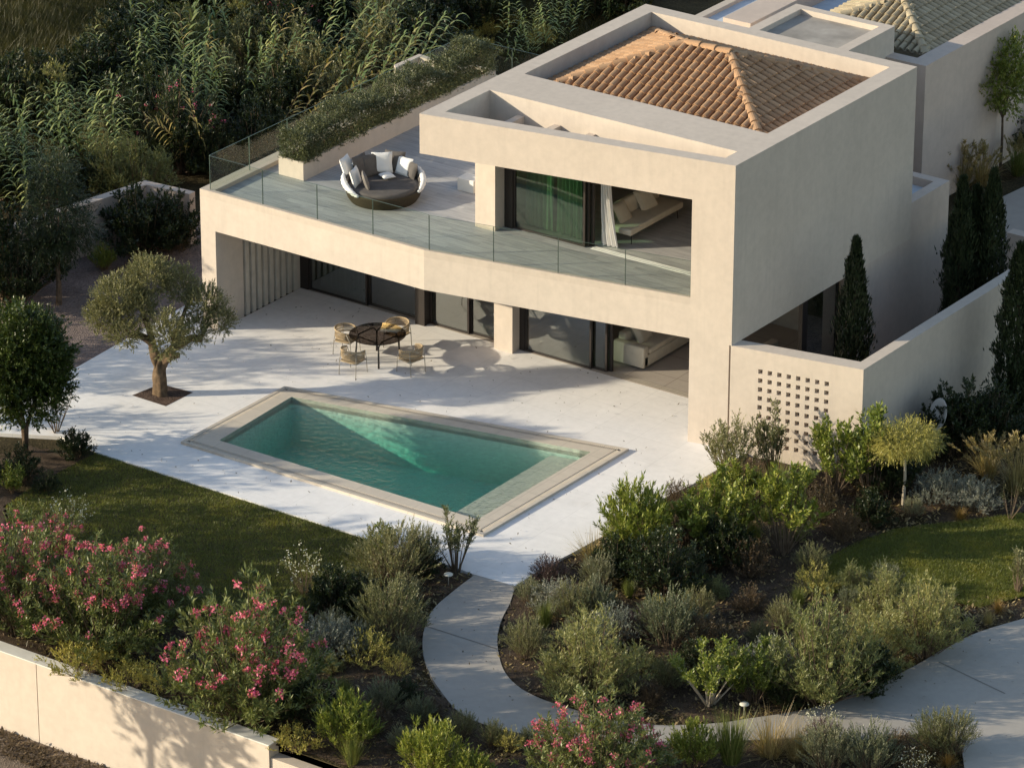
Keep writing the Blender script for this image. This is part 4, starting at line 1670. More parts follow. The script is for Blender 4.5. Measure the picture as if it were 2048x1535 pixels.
# white-flowered wispy plant
g = shrub(49, 1.0, .55, 40, 4, 5, .04, .008, .7, .3, .3, 1.2, .3, .1, .004)
mk('gaura', 'white_gaura', 'flower', 'leaf_feather', 'twig', g, [('blossoms', mesh_of('blossoms', blossoms(rs(5), g[3], .8, .02, 2, .03, .2)), 'petal_white')])


def tuft(seed, n, L, W, droop, lean, H0=0.0, plume=0, base=.12):
    rng = rs(seed)
    a = rng.uniform(0, 2 * PI, n)
    r = base * np.sqrt(rng.uniform(0, 1, n))
    P = np.stack([np.cos(a) * r, np.sin(a) * r, np.zeros(n)], 1)
    a2 = a + rng.normal(0, .5, n)
    t = np.abs(rng.normal(0, lean, n))
    D = np.stack([np.cos(a2) * np.sin(t), np.sin(a2) * np.sin(t), np.cos(t)], 1)
    return strips(rng, P, D, L * rng.uniform(.6, 1.1, n), np.full(n, W), np.full(n, droop) * rng.uniform(.3, 1.5, n), 4)


def grass_proto(key, name, mat, seed, n, W, droop, lean, plumes=0):
    VF = tuft(seed, n, 1.0, W, droop, lean)
    parts = [('blades', mesh_of('blades', VF), mat)]
    if plumes:
        rng = rs(seed + 1)
        a = rng.uniform(0, 2 * PI, plumes)
        t = np.abs(rng.normal(.0, lean * .9, plumes))
        D = np.stack([np.cos(a) * np.sin(t), np.sin(a) * np.sin(t), np.cos(t)], 1)
        L = rng.uniform(.85, 1.25, plumes)
        ps = []
        P0 = D * (L * .0)[:, None]
        V1 = strips(rng, P0, D, L, np.full(plumes, .007), np.full(plumes, .25), 5)
        # plume: many short hairs along the last third
        k = 34
        s = rng.uniform(.68, 1.0, (plumes, k))
        C = D[:, None] * (L[:, None] * s)[:, :, None] - np.array([0, 0, 1.]) * (.25 * L[:, None] * s ** 2)[:, :, None]
        dd = unit(np.repeat(D, k, 0) + rnd_dir(rng, plumes * k) * .55 - np.array([0, 0, .25]))
        V2 = leaf_quads(C.reshape(-1, 3), dd, rnd_dir(rng, plumes * k), np.full(plumes * k, .075), np.full(plumes * k, .016))
        parts.append(('plumes', mesh_of('plumes', join([V1, V2])), 'grass_dry'))
    proto(key, name, 'grass', parts)


grass_proto('fountain', 'fountain_grass', 'grass_dry', 71, 260, .012, .45, .45, 34)
grass_proto('dryfan', 'dry_grass_tuft', 'grass_dry', 72, 320, .009, .35, .42)
grass_proto('greenfan', 'green_grass_tuft', 'grass_green', 73, 420, .012, .12, .30)
grass_proto('rustfan', 'rust_grass_tuft', 'grass_rust', 74, 420, .014, .5, .6)
grass_proto('darkfountain', 'fountain_grass', 'grass_green', 75, 320, .012, .4, .4, 22)


# ---- giant reed: a clump of arching canes (metres)
def reed(seed, ncane, H, mat, leanmean=.12, fix=None):
    rng = rs(seed)
    st = MB()
    Ps, Ds, Ls, Ws = [], [], [], []
    for c in range(ncane):
        az = rng.uniform(0, 2 * PI)
        if fix is not None:
            az = rng.normal(0, fix)
        b = np.array([math.cos(az), math.sin(az), 0]) * rng.uniform(0, .45)
        le = abs(rng.normal(leanmean, .14))
        h = H * rng.uniform(.7, 1.08)
        tip = b + np.array([math.cos(az) * math.sin(le) * h, math.sin(az) * math.sin(le) * h, h * math.cos(le)])
        mid = b * .6 + tip * .4 + np.array([0, 0, h * .12])
        ts = np.linspace(0, 1, 8)
        pts = bez(b, mid, tip, ts)
        st.tube([tuple(p) for p in pts], [.012 * (1.1 - .8 * t) for t in ts], 5, False)
        n = int(26 * rng.uniform(.8, 1.2))
        tt = np.linspace(.12, 1, n)
        p = bez(b, mid, tip, tt)
        tg = unit(2 * (1 - tt)[:, None] * (mid - b) + 2 * tt[:, None] * (tip - mid))
        ph = rng.uniform(0, PI)
        for k in range(n):
            a = ph + (k % 2) * PI + rng.normal(0, .2)
            o = np.array([math.cos(a), math.sin(a), 0])
            d = unit(tg[k] * rng.uniform(.75, 1.0) + o * .75)
            Ps.append(p[k])
            Ds.append(d)
            Ls.append(.80 * (1.1 - .45 * tt[k]) * rng.uniform(.8, 1.2))
            Ws.append(.098 * (1.1 - .4 * tt[k]))
    V, F = strips(rng, np.array(Ps), np.array(Ds), np.array(Ls), np.array(Ws), rng.uniform(.35, .85, len(Ps)), 4, .25)
    return V, F, st


for i in range(4):
    V, F, st = reed(80 + i, (3, 4, 3, 3)[i], 3.4, None, (.10, .16, .22, .12)[i])
    proto('reed%d' % i, 'giant_reed', 'reed', [('leaves', mesh_of('leaves', (V, F)), 'leaf_reed'), ('canes', stem_mesh(st, 'canes'), 'leaf_dark')])
V, F, st = reed(93, 3, 3.8, None, .62, .3)
proto('reedlean', 'leaning_reed', 'reed', [('leaves', mesh_of('leaves', (V, F)), 'leaf_reed_dry'), ('canes', stem_mesh(st, 'canes'), 'twig')])
V, F, st = reed(94, 3, 4.0, None, .55, .25)
proto('reedplume', 'leaning_reed', 'reed', [('leaves', mesh_of('leaves', (V, F)), 'leaf_reed'), ('canes', stem_mesh(st, 'canes'), 'twig')])


# ---- cypress, unit height 1, radius about .11
def cypress(seed, n=11000):
    rng = rs(seed)
    t = rng.uniform(0, 1, n) ** 1.15
    rad_ = .105 * np.minimum(1, (t + .12) * 3.2) * np.clip((1.02 - t) * 2.1, 0, 1) ** .75
    az = rng.uniform(0, 2 * PI, n)
    lob = 1 + .16 * np.sin(az * 5 + t * 21 + seed) + .15 * np.sin(az * 3 - t * 34) + .10 * np.sin(az * 2 + t * 11)
    r = rad_ * lob * rng.uniform(.72, 1.05, n) * np.where(rng.uniform(0, 1, n) < .07, 1.28, 1.0)
    P = np.stack([np.cos(az) * r, np.sin(az) * r, t * .95 + .01], 1)
    D = unit(np.stack([np.cos(az) * .32, np.sin(az) * .32, np.ones(n)], 1) + rng.normal(0, .22, (n, 3)))
    N_ = unit(np.stack([np.cos(az), np.sin(az), np.full(n, .3)], 1) + rng.normal(0, .5, (n, 3)))
    return leaf_quads(P, D, N_, .030 * rng.uniform(.5, 1.5, n), .010 * rng.uniform(.7, 1.3, n))


for i in range(2):
    proto('cypress%d' % i, 'cypress', 'tree', [('foliage', mesh_of('foliage', cypress(100 + i)), 'leaf_cypress'),
                                               ('trunk', stem_mesh(MB().tube([(0, 0, 0), (0, 0, .5), (.003, 0, .93)], [.018, .012, .002], 7), 'trunk'), 'bark')])


# ---- generic crown made of leafy sprays in ellipsoid clumps
def crown(rng, clumps, per_m2, twl, nleaf, ll, lw, ang=.85, upw=.35, fillin=.35):
    tb, td, tl = [], [], []
    for c, r3 in clumps:
        c, r3 = np.array(c, float), np.array(r3, float)
        area = 4 * PI * ((r3[0] * r3[1]) ** 1.6 / 3 + (r3[0] * r3[2]) ** 1.6 / 3 + (r3[1] * r3[2]) ** 1.6 / 3) ** (1 / 1.6)
        n = int(area * per_m2)
        d = rnd_dir(rng, n)
        lump = 1 + .13 * np.sin(d[:, 0] * 7 + c[0] * 3) + .11 * np.sin(d[:, 2] * 9 + d[:, 1] * 6 + c[1] * 5)
        f = np.where(rng.uniform(0, 1, n) < fillin, rng.uniform(.35, .8, n), rng.uniform(.8, 1.0, n)) * lump
        tb.append(c + d * r3 * f[:, None])
        td.append(unit(d * .9 + rnd_dir(rng, n) * .7 + np.array([0, 0, upw])))
        tl.append(twl * rng.uniform(.5, 1.3, n))
    tb, td, tl = np.concatenate(tb), np.concatenate(td), np.concatenate(tl)
    return twig_leaves(rng, tb, td, tl, nleaf, ll, lw, ang)


def V3(a, b, c):
    """a to the right of the view, b away from the viewer, c up"""
    p = HR * a + HF * b
    return (p.x, p.y, c)


# ---- the old olive tree
ob_ = gp(322, 788, 0)
olive = thing('olive_tree', (ob_.x, ob_.y, 0), 'old gnarled olive tree in a square bed on the white patio', 'tree')
cl = [(V3(-1.02, .1, 2.70), (.66, .60, .46)), (V3(-1.48, -.05, 2.22), (.38, .40, .36)), (V3(-.18, .4, 3.18), (.62, .55, .42)), (V3(.52, .5, 2.88), (.42, .44, .36)),
      (V3(.30, -.75, 2.02), (.46, .40, .56)), (V3(1.20, .15, 2.50), (.48, .48, .38)), (V3(1.60, 0, 2.10), (.32, .33, .31)), (V3(-.85, -.55, 1.95), (.40, .36, .28)), (V3(.98, -.35, 1.95), (.34, .32, .26)), (V3(-.45, -.2, 2.55), (.40, .36, .34))]
VF = crown(rs(5), cl, 225, .22, 19, .058, .019, .8, .75, .3)
link('crown', npmesh('crown', *VF), 'leaf_olive', olive)


def limb(m, pts, r0_, r1_, n=12, seed=0, amp=.18):
    """bumpy tapered limb"""
    P = spline(pts, 7)
    L = len(P)
    rng = random.Random(seed)
    ph = [rng.uniform(0, 6) for _ in range(6)]
    b = len(m.v)
    for i, p in enumerate(P):
        t = i / (L - 1)
        tg = (P[min(i + 1, L - 1)] - P[max(i - 1, 0)]).normalized()
        a = tg.cross(Vector((.9, .2, .1))).normalized()
        c = tg.cross(a)
        R_ = r0_ + (r1_ - r0_) * t ** .8
        for k in range(n):
            q = 2 * PI * k / n
            rr = R_ * (1 + amp * math.sin(3 * q + ph[0] + t * 5) + amp * .7 * math.sin(5 * q + ph[1] - t * 9) + amp * .5 * math.sin(2 * q + ph[2] + t * 14))
            m.v.append(tuple(p + (a * math.cos(q) + c * math.sin(q)) * rr))
    for i in range(L - 1):
        for k in range(n):
            m.f.append((b + i * n + k, b + i * n + (k + 1) % n, b + (i + 1) * n + (k + 1) % n, b + (i + 1) * n + k))
    m.f.append(tuple(b + (L - 1) * n + k for k in range(n)))


tm = MB()
limb(tm, [V3(0, 0, -.08), V3(.0, 0, .12), V3(-.03, 0, .5), V3(.0, 0, .85), V3(.03, 0, 1.0)], .215, .13, 18, 1, .15)
limb(tm, [V3(-.03, 0, .75), V3(-.11, 0, 1.1), V3(-.22, .05, 1.45), V3(-.55, .05, 1.65), V3(-.8, .1, 1.62)], .135, .07, 12, 2)
limb(tm, [V3(-.15, 0, 1.25), V3(-.25, .15, 1.7), V3(-.45, .25, 2.3), V3(-.5, .3, 2.8)], .12, .03, 10, 3)
limb(tm, [V3(.05, 0, .8), V3(.2, -.05, 1.15), V3(.42, -.05, 1.38), V3(.8, 0, 1.58), V3(1.12, .05, 1.55)], .135, .08, 12, 4)
limb(tm, [V3(.35, -.05, 1.3), V3(.45, .1, 1.7), V3(.65, .2, 2.2), V3(.8, .2, 2.6)], .11, .03, 10, 5)
limb(tm, [V3(.12, -.05, .95), V3(.30, -.25, 1.15), V3(.40, -.4, 1.5), V3(.38, -.5, 2.0)], .10, .03, 10, 6)
limb(tm, [V3(.28, 0, 1.1), V3(.42, -.1, 1.12), V3(.50, -.12, 1.22)], .08, .06, 10, 7)
limb(tm, [V3(-.75, .1, 1.62), V3(-.9, .1, 1.9), V3(-1.1, .1, 2.4)], .06, .02, 8, 8)
limb(tm, [V3(1.05, .05, 1.56), V3(1.2, 0, 1.8), V3(1.3, 0, 2.2)], .06, .02, 8, 9)
tm.build('trunk', 'bark_olive', olive, True)

# ---- round glossy tree at the left edge
rb = gp(52, 902, -.06)
rt = thing('round_tree', (rb.x, rb.y, -.06), 'round-headed glossy green tree at the left edge of the patio', 'tree')
VF = crown(rs(6), [((0, 0, 2.8), (1.12, 1.12, 1.05)), (V3(-.5, -.3, 2.4), (.8, .8, .8)), (V3(.4, -.2, 2.3), (.75, .75, .75)), (V3(.1, .1, 3.2), (.75, .75, .6)), (V3(.75, 0, 2.65), (.5, .5, .5)), (V3(.2, -.5, 1.65), (.8, .6, .5)), (V3(-.5, 0, 1.5), (.7, .6, .5)), (V3(.8, -.3, 1.95), (.42, .4, .4))], 82, .27, 12, .105, .046, .95, .5)
link('crown', npmesh('crown', *VF), 'leaf_citrus', rt)
m = MB()
for k in range(5):
    a = k * 1.3
    m.tube([(0, 0, -.1), (.06 * math.cos(a), .06 * math.sin(a), .7), (.4 * math.cos(a), .4 * math.sin(a), 1.5), (.6 * math.cos(a), .6 * math.sin(a), 2.6)], [.06, .05, .035, .015], 8)
m.build('trunk', 'bark', rt, True)


def small_tree(key, seed, cl, per, twl, nleaf, ll, lw, lm, trunk, name='young_tree', ang=.9, upw=.3, bark='bark'):
    VF = crown(rs(seed), cl, per, twl, nleaf, ll, lw, ang, upw)
    proto(key, name, 'tree', [('crown', mesh_of('crown', VF), lm), ('trunk', stem_mesh(trunk, 'trunk'), bark)])


def simple_trunk(H, r, br=6, seed=1, spread=.8, top=1.6):
    rng = random.Random(seed)
    m = MB()
    m.tube([(0, 0, 0), (.02, .01, H * .5), (.0, .03, H)], [r * 1.15, r * .9, r * .75], 8)
    for k in range(br):
        a = 2 * PI * k / br + rng.uniform(-.3, .3)
        s_ = spread * rng.uniform(.6, 1)
        m.tube([(0, 0.02, H - .05), (math.cos(a) * s_ * .4, math.sin(a) * s_ * .4, H + top * .35), (math.cos(a) * s_, math.sin(a) * s_, H + top * rng.uniform(.6, 1))], [r * .6, r * .38, r * .12], 6)
    return m


small_tree('drooping', 7, [((0, 0, 2.7), (.75, .75, 1.1)), ((.3, .2, 2.0), (.75, .7, .6)), ((-.3, -.2, 1.9), (.7, .7, .55)), ((0, 0, 3.6), (.5, .5, .6))], 85, .34, 13, .11, .022, 'leaf_dark', simple_trunk(1.3, .075, 7, 2, .6, 2.0), 'young_drooping_tree', .8, -.35)
small_tree('standard', 8, [((0, 0, 2.5), (.8, .8, .75)), ((.2, .1, 3.1), (.55, .55, .55)), ((-.4, .2, 2.2), (.6, .6, .5))], 95, .24, 11, .085, .034, 'leaf_bright', simple_trunk(1.5, .04, 5, 3, .5, 1.2), 'young_tree', .9, .1)
small_tree('mop', 9, [((0, 0, 1.90), (.72, .72, .20)), ((.34, .15, 1.80), (.46, .44, .24)), ((-.36, -.1, 1.80), (.44, .46, .24))], 190, .34, 16, .07, .012, 'leaf_yellow', simple_trunk(1.6, .042, 5, 4, .35, .3), 'weeping_standard_tree', .8, -.5, 'pale_twig')
small_tree('screen', 10, [((0, 0, 4.6), (1.3, 1.3, 1.1)), ((.7, .4, 3.6), (1.0, 1.0, .8)), ((-.8, -.3, 3.4), (1.1, 1.0, .8)), ((.2, -.6, 5.3), (.8, .8, .7)), ((-.5, .5, 2.6), (.8, .8, .6))], 8, .55, 13, .17, .085, 'leaf_dark', simple_trunk(2.2, .12, 7, 5, 1.0, 2.6), 'carob_tree', .9, .2)

# hedge block pieces for the planter: a metre of clipped hedge
def hedge_geo():
    rng = rs(55)
    n = 11000
    L, W_, H_ = 8.85, .72, .86
    # sample on the surface of a rounded box, plus inside
    u = rng.uniform(0, 1, n)
    x = rng.uniform(-W_ / 2, W_ / 2, n)
    y = rng.uniform(-L / 2, L / 2, n)
    z = rng.uniform(.05, H_, n)
    f = rng.uniform(0, 1, n)
    top = f < .42
    z[top] = H_ * rng.uniform(.86, 1.08, top.sum())
    s1_ = (f >= .42) & (f < .82)
    x[s1_] = W_ / 2 * rng.uniform(.8, 1.08, s1_.sum())
    s2_ = (f >= .82) & (f < .94)
    x[s2_] = -W_ / 2 * rng.uniform(.85, 1.15, s2_.sum())
    e = f >= .94
    y[e] = -L / 2 * rng.uniform(.97, 1.01, e.sum())
    hv = 1 + .17 * np.sin(y * 2.1) + .10 * np.sin(y * 5.3 + 1) + .06 * np.sin(y * 11)
    z *= hv
    x *= 1 + .12 * np.sin(y * 3.1 + 2)
    P = np.stack([x, y, z], 1)
    D = unit(np.stack([x * 1.6, 0 * y, np.full(n, .55)], 1) + rnd_dir(rng, n) * .8)
    return twig_leaves(rng, P, D, rng.uniform(.06, .17, n), 8, .050, .026, 1.0, 0)


hg = link('foliage', npmesh('foliage', *hedge_geo()), 'leaf_hedge')
hedge = thing('hedge', (-3.87, 5.85, 4.30), 'grey-green hedge growing in the long planter on the roof terrace', 'hedge')
hg.parent = hedge
hs = MB()
for k in range(40):
    y = -4.3 + k * .22
    hs.tube([(0, y, -.02), (random.uniform(-.1, .1), y, .3), (random.uniform(-.25, .25), y + .1, .62)], [.012, .01, .004], 4, False)
hs.build('stems', 'twig', hedge)

# ------------------------------------------------------------------ planting plan
G_OL = 'pink oleanders along the boundary wall'
# foreground oleanders (height in metres = scale)
putpx('oleander0', 492, 1432, 3.3, 'big round oleander full of pink flowers above the boundary wall, the sunniest one', rz=.3)
putpx('oleander1', 205, 1300, 2.8, 'tall oleander with pink flowers at the left, right of the leftmost ones above the wall', G_OL, rz=1.0, sxy=1.05)
putpx('oleander2', 40, 1262, 2.9, 'tall shaded oleander with pink flowers at the left edge by the lawn', G_OL, rz=2.2)
putpx('oleander1', 300, 1240, 2.1, 'lower oleander in shade between the lawn and the big sunny oleander', G_OL, rz=4.0)
putpx('oleander2', 110, 1175, 2.0, 'oleander behind the left oleanders, touching the lawn', G_OL, rz=.4)
putpx('oleander0', 1190, 1590, 2.5, 'oleander crowded with pink flowers at the bottom edge, below the curved path', rz=1.9, sxy=1.1)
putpx('willowleaf', 862, 1560, 1.4, 'bright green narrow-leaved shrub at the bottom edge, left of the pink oleander', rz=.2)
putpx('willowleaf', 945, 1585, 1.0, 'lower narrow-leaved green shrub at the bottom edge below the path', rz=2.2)
putpx('creeper', 165, 1352, .75, 'yellow-green creeping shrub spilling over the left end of the boundary wall')
putpx('creeper', 262, 1376, .62, 'yellow-green creeping shrub on the boundary wall under the tall oleander')
putpx('creeper', 345, 1385, .60, 'golden creeping shrub against the big oleander on the boundary wall')
putpx('creeper', 590, 1500, .50, 'trailing yellow-green creeper at the end of the boundary wall')
putpx('willowleaf', 690, 1500, 1.35, 'shaded green shrub right of the boundary wall end', rz=.8)
putpx('greenfan', 705, 1530, .9, 'green grass tuft at the bottom edge beside the wall end')
putpx('dark', 590, 1440, 1.2, 'dark shrub under the right side of the big oleander')
# between lawn and path
putpx('rosemary', 790, 1165, 1.45, 'brown-green bushy shrub at the lawn corner by the patio', sxy=1.3)
putpx('dark2', 845, 1150, .9, 'low dark shrub left of the small mushroom light')
putpx('open', 912, 1143, 1.55, 'upright open-stemmed shrub at the near corner of the pool')
putpx('rosemary', 846, 1130, .95, 'thin upright shrub against the patio left of the open-stemmed one')
putpx('bright2', 768, 1120, .9, 'yellow-green leafy shrub at the tip of the lawn')
putpx('dark', 672, 1225, 1.25, 'round dark shrub at the lower edge of the lawn')
putpx('dark2', 725, 1232, 1.1, 'dark shrub behind the grey-green rosemary left of the path')
putpx('rosemary', 775, 1280, 1.55, 'grey-green rosemary beside the bend of the path')
putpx('sage', 812, 1318, .6, 'low grey-green shrub touching the left edge of the path')
putpx('silver', 660, 1312, 1.1, 'silvery shrub right of the big pink oleander')
putpx('silver', 712, 1305, .85, 'small silvery shrub left of the yellow dry shrub')
putpx('dryshrub', 735, 1330, .9, 'yellowish dry shrub in front of the rosemary')
putpx('dryshrub', 795, 1350, .55, 'straggly yellow shrub leaning towards the path')
putpx('gaura', 610, 1190, 1.1, 'wispy white-flowered plant at the lawn edge above the big oleander')
putpx('gaura', 145, 1080, 1.1, 'wispy white-flowered plant behind the left oleanders')
putpx('dark2', 812, 1402, .65, 'low dark green shrub on the outer curve of the path')
putpx('sage', 770, 1425, .8, 'grey shrub in the shade left of the lower path')
putpx('sage', 838, 1445, .65, 'small grey shrub at the lower curve of the path')
putpx('brown', 862, 1432, .45, 'twiggy brown shrub hanging over the path curve')
putpx('rosemary', 925, 1475, .65, 'dark rosemary on the lower side of the path')
putpx('rosemary', 985, 1490, .6, 'green rosemary on the lower side of the path, right of the dark one')
putpx('sage', 1060, 1492, .5, 'thin lavender-like shrub on the lower side of the path')
putpx('silver', 1105, 1502, .55, 'silver-leaved shrub behind the bottom pink oleander')
putpx('dryshrub', 1020, 1500, .55, 'small yellow plant below the path')
# right of the curved path
putpx('feather', 1185, 1392, 2.2, 'large feathery yellow-green shrub inside the path bend', rz=.7)
putpx('rosemary', 1052, 1315, 1.0, 'green rosemary at the inner edge of the path bend')
putpx('greenfan', 1090, 1255, .8, 'green grassy tuft above the path bend')
putpx('silver', 1110, 1225, .9, 'silver-grey shrub near the top of the path')
putpx('purple', 1100, 1160, .7, 'purplish low shrub at the patio edge')
putpx('sage', 1058, 1208, .65, 'small lavender beside the top of the path')
putpx('sage', 1190, 1240, 1.0, 'grey-leaved shrub above the feathery shrub')
putpx('silver', 1225, 1280, .9, 'silver shrub with upright sprays behind the feathery shrub')
putpx('rosemary', 1150, 1240, 1.0, 'dark green low shrub above the path bend')
putpx('sage', 1338, 1292, 1.35, 'upright grey-green shrub standing alone in the middle of the bed')
putpx('brown', 1415, 1300, .95, 'dry brownish shrub right of the upright grey one')
putpx('purple', 1290, 1275, .8, 'dark purplish shrub in the bed behind the feathery shrub')
putpx('brown', 1300, 1410, .6, 'low rusty plant by the bottom path')
putpx('dark2', 1395, 1340, .85, 'dark green shrub in the middle of the bed behind the pale-stemmed one')
putpx('pale', 1418, 1412, 1.8, 'light green shrub with pale forked trunks near the bottom path', rz=.4)
putpx('bright', 1508, 1402, 1.5, 'green shrub right of the pale-stemmed one', rz=.4)
putpx('silver', 1532, 1372, 1.2, 'bluish silver shrub with two tall spires')
putpx('feather2', 1640, 1405, 2.75, 'tallest feathery shrub by the concrete path at the lower right', rz=.2, sxy=.85)
putpx('feather', 1745, 1345, 1.65, 'broad feathery shrub in the middle of the lower-right group', rz=2.0)
putpx('feather2', 1848, 1312, 2.0, 'feathery shrub at the right end of the lower-right group', rz=4.0)
putpx('feather', 1775, 1250, 1.5, 'feathery shrub at the back of the group by the right lawn', rz=1.2)
putpx('dark', 1730, 1385, 1.3, 'dark glossy shrub under the feathery group by the path')
putpx('dark2', 1570, 1415, .8, 'dark low plant at the path edge under the tallest feathery shrub')
putpx('rustfan', 1995, 1225, .5, 'orange-green tuft at the right lawn edge')
putpx('dryfan', 1975, 1250, .6, 'pale grass tuft by the driveway at the right')
putpx('open', 2035, 1185, 1.1, 'thin yellowish shrub at the right edge by the lawn')
# bed between patio and right lawn
putpx('dryfan', 1188, 1132, 1.15, 'dry fountain grass leaning over the white patio', sxy=1.2)
putpx('dark', 1235, 1150, 1.1, 'dark green shrub below the oleander-like shrub at the patio edge')
putpx('willowleaf', 1278, 1112, 1.9, 'tall leafy shrub overhanging the white patio', rz=2.6)
putpx('dark2', 1330, 1185, 1.75, 'wide dark shrub in the centre of the right bed')
putpx('brown', 1375, 1085, 1.1, 'rust-brown shrub on the slope beside the patio')
putpx('bright', 1428, 1100, 2.1, 'bright green shrub on the bank right of the patio', rz=.9)
putpx('dark', 1450, 1132, 1.3, 'dark green shrub in front of the bright one on the bank')
putpx('bright2', 1566, 1108, 2.2, 'young bright yellow-green shrub with bare stems on the bank', rz=1.2)
putpx('olivebush', 1462, 968, 1.75, 'grey olive shrub against the ground column of the villa')
putpx('open', 1545, 952, 1.75, 'loose olive shrub in front of the perforated wall')
putpx('bright', 1480, 1008, 1.2, 'lush green shrub below the olive shrub')
putpx('greenfan', 1552, 1010, 1.3, 'spiky green broom in front of the perforated wall', sxy=1.1)
putpx('dryshrub', 1430, 1010, .8, 'small yellow shrub at the patio edge under the olive shrub')
putpx('brown', 1640, 1040, .9, 'brown dry plant under the shrubs by the perforated wall')
putpx('bright2', 1668, 990, 1.9, 'green shrub on thin stems left of the garden wall corner', rz=.3)
putpx('bright2', 1738, 995, 2.2, 'taller green shrub on thin stems at the garden wall corner', rz=2.3)
putpx('dark2', 1775, 985, 1.5, 'dark shrub behind the weeping tree')
putpx('mop', 1806, 1012, 1.0, 'small yellow-green weeping tree with a mop crown on a pale trunk')
putpx('dark', 1742, 1052, .95, 'low dark shrub in front of the stemmed shrubs')
putpx('brown', 1690, 1080, .8, 'reddish-brown low plant by the right lawn')
putpx('brown', 1500, 1150, .9, 'withered brown shrub in the shaded hollow')
putpx('silver', 1880, 1010, 1.0, 'silver bush in the shade right of the weeping tree')
putpx('silver', 1950, 1020, .9, 'second silver bush further right, towards the golden grass')
putpx('rustfan', 1920, 1040, .5, 'reddish tuft in front of the silver bushes')
putpx('dark', 1912, 905, 1.9, 'big dark shrub against the side of the garden wall')
putpx('dark2', 1982, 890, 1.8, 'dark shrub at the foot of the right-hand cypress')
putpx('fountain', 2035, 985, 1.7, 'golden fountain grass glowing at the right edge', sxy=1.1)
putpx('fountain', 1975, 955, 1.35, 'dry feathery grass left of the golden clump at the right edge')
putpx('greenfan', 1850, 930, .8, 'green tuft under the weeping tree on the right')
putpx('bare', 2020, 1040, .9, 'sparse seedling at the edge of the right lawn')
# bottom right
putpx('greenfan', 1462, 1528, 1.45, 'spiky dark green broom at the bottom edge, right of the oleander')
putpx('willowleaf', 1385, 1535, 1.1, 'grey-green shrub at the bottom edge beside the oleander')
putpx('dryfan', 1540, 1512, 1.35, 'golden dry grass at the bottom edge', sxy=1.3)
putpx('dryfan', 1592, 1518, 1.25, 'second clump of golden dry grass at the bottom edge')
putpx('purple', 1652, 1505, .85, 'purple-brown low shrub by the bottom path')
putpx('sage', 1655, 1540, 1.15, 'grey-green sage at the bottom edge, leftmost of the pair')
putpx('sage', 1738, 1545, 1.15, 'grey-green sage at the bottom edge, right one of the pair')
putpx('rosemary', 1866, 1503, .95, 'small dense green shrub at the corner of the path bed')
putpx('rosemary', 1902, 1506, 1.05, 'taller small green shrub casting its shadow on the concrete')
putpx('rustfan', 1788, 1492, .55, 'orange grass tuft at the edge of the bottom path')
putpx('rustfan', 1842, 1520, .5, 'orange-green tuft below the small dense shrub')
putpx('rustfan', 1895, 1530, .5, 'rusty tuft at the concrete edge, bottom right')
putpx('brown', 1795, 1525, .75, 'dark brown low plant at the bottom right')
putpx('gaura', 1640, 1480, .8, 'airy white-flowered plant over the bottom path')
putpx('gaura', 1830, 1560, .7, 'white-flowered plant at the bottom right edge')
# low shrubs filling the beds between the named ones
rng = random.Random(77)
taken = [tuple(o.location[:2]) for o in COL.objects if o.get('category') in ('shrub', 'grass', 'flower')]
GF = 'low shrubs filling the planting beds'
n_ = 0
tries = 0
while n_ < 52 and tries < 6000:
    tries += 1
    px, py = rng.uniform(560, 2040), rng.uniform(960, 1525)
    p = gp(px, py, -.07)
    if not (inpoly(np.array([p.x]), np.array([p.y]), bed_r)[0] or inpoly(np.array([p.x]), np.array([p.y]), bed_l)[0]):
        continue
    if min((p.x - q[0]) ** 2 + (p.y - q[1]) ** 2 for q in taken) < .8 ** 2:
        continue
    if any((p.x - q[0]) ** 2 + (p.y - q[1]) ** 2 < .75 ** 2 for q in PL + PR):
        continue
    k_ = rng.choice(('sage', 'rosemary', 'dark2', 'brown', 'dryshrub', 'rosemary', 'sage', 'rosemary', 'greenfan', 'feather'))
    word = {'sage': 'grey-green', 'rosemary': 'dark olive', 'dark2': 'dark green', 'brown': 'brown twiggy', 'dryshrub': 'straw-yellow', 'purple': 'purplish', 'greenfan': 'grassy green', 'feather': 'feathery'}[k_]
    putpx(k_, px, py, rng.uniform(.45, .85), 'low %s plant filling a gap in the planting beds below the villa' % word, 'low %s plants filling the beds' % word)
    taken.append((p.x, p.y))
    n_ += 1
# left bed
putpx('bare', 112, 868, 1.25, 'dead-looking bare sapling beside the round tree')
putpx('dark', 152, 918, .85, 'small dark shrub at the corner of the lawn')
putpx('dark2', 40, 965, 1.0, 'dark shrub at the left edge under the round tree')
putpx('bright', 25, 985, .8, 'leafy low shrub at the left edge above the lawn')
putpx('dark2', 95, 985, .6, 'low plant at the left end of the lawn')
# gravel yard
putpx('drooping', 118, 610, 1.05, 'young drooping tree with a straight trunk in the gravel yard')
putpx('dark2', 30, 600, 3.0, 'tall dark shrub at the left edge of the gravel yard', sxy=.8)
putpx('dark', 285, 510, 2.1, 'big dark shrub before the low yard wall')
putpx('dark2', 345, 500, 1.7, 'dark shrub between the yard wall and the villa')
putpx('willowleaf', 208, 540, .75, 'small green shrub in the gravel yard')
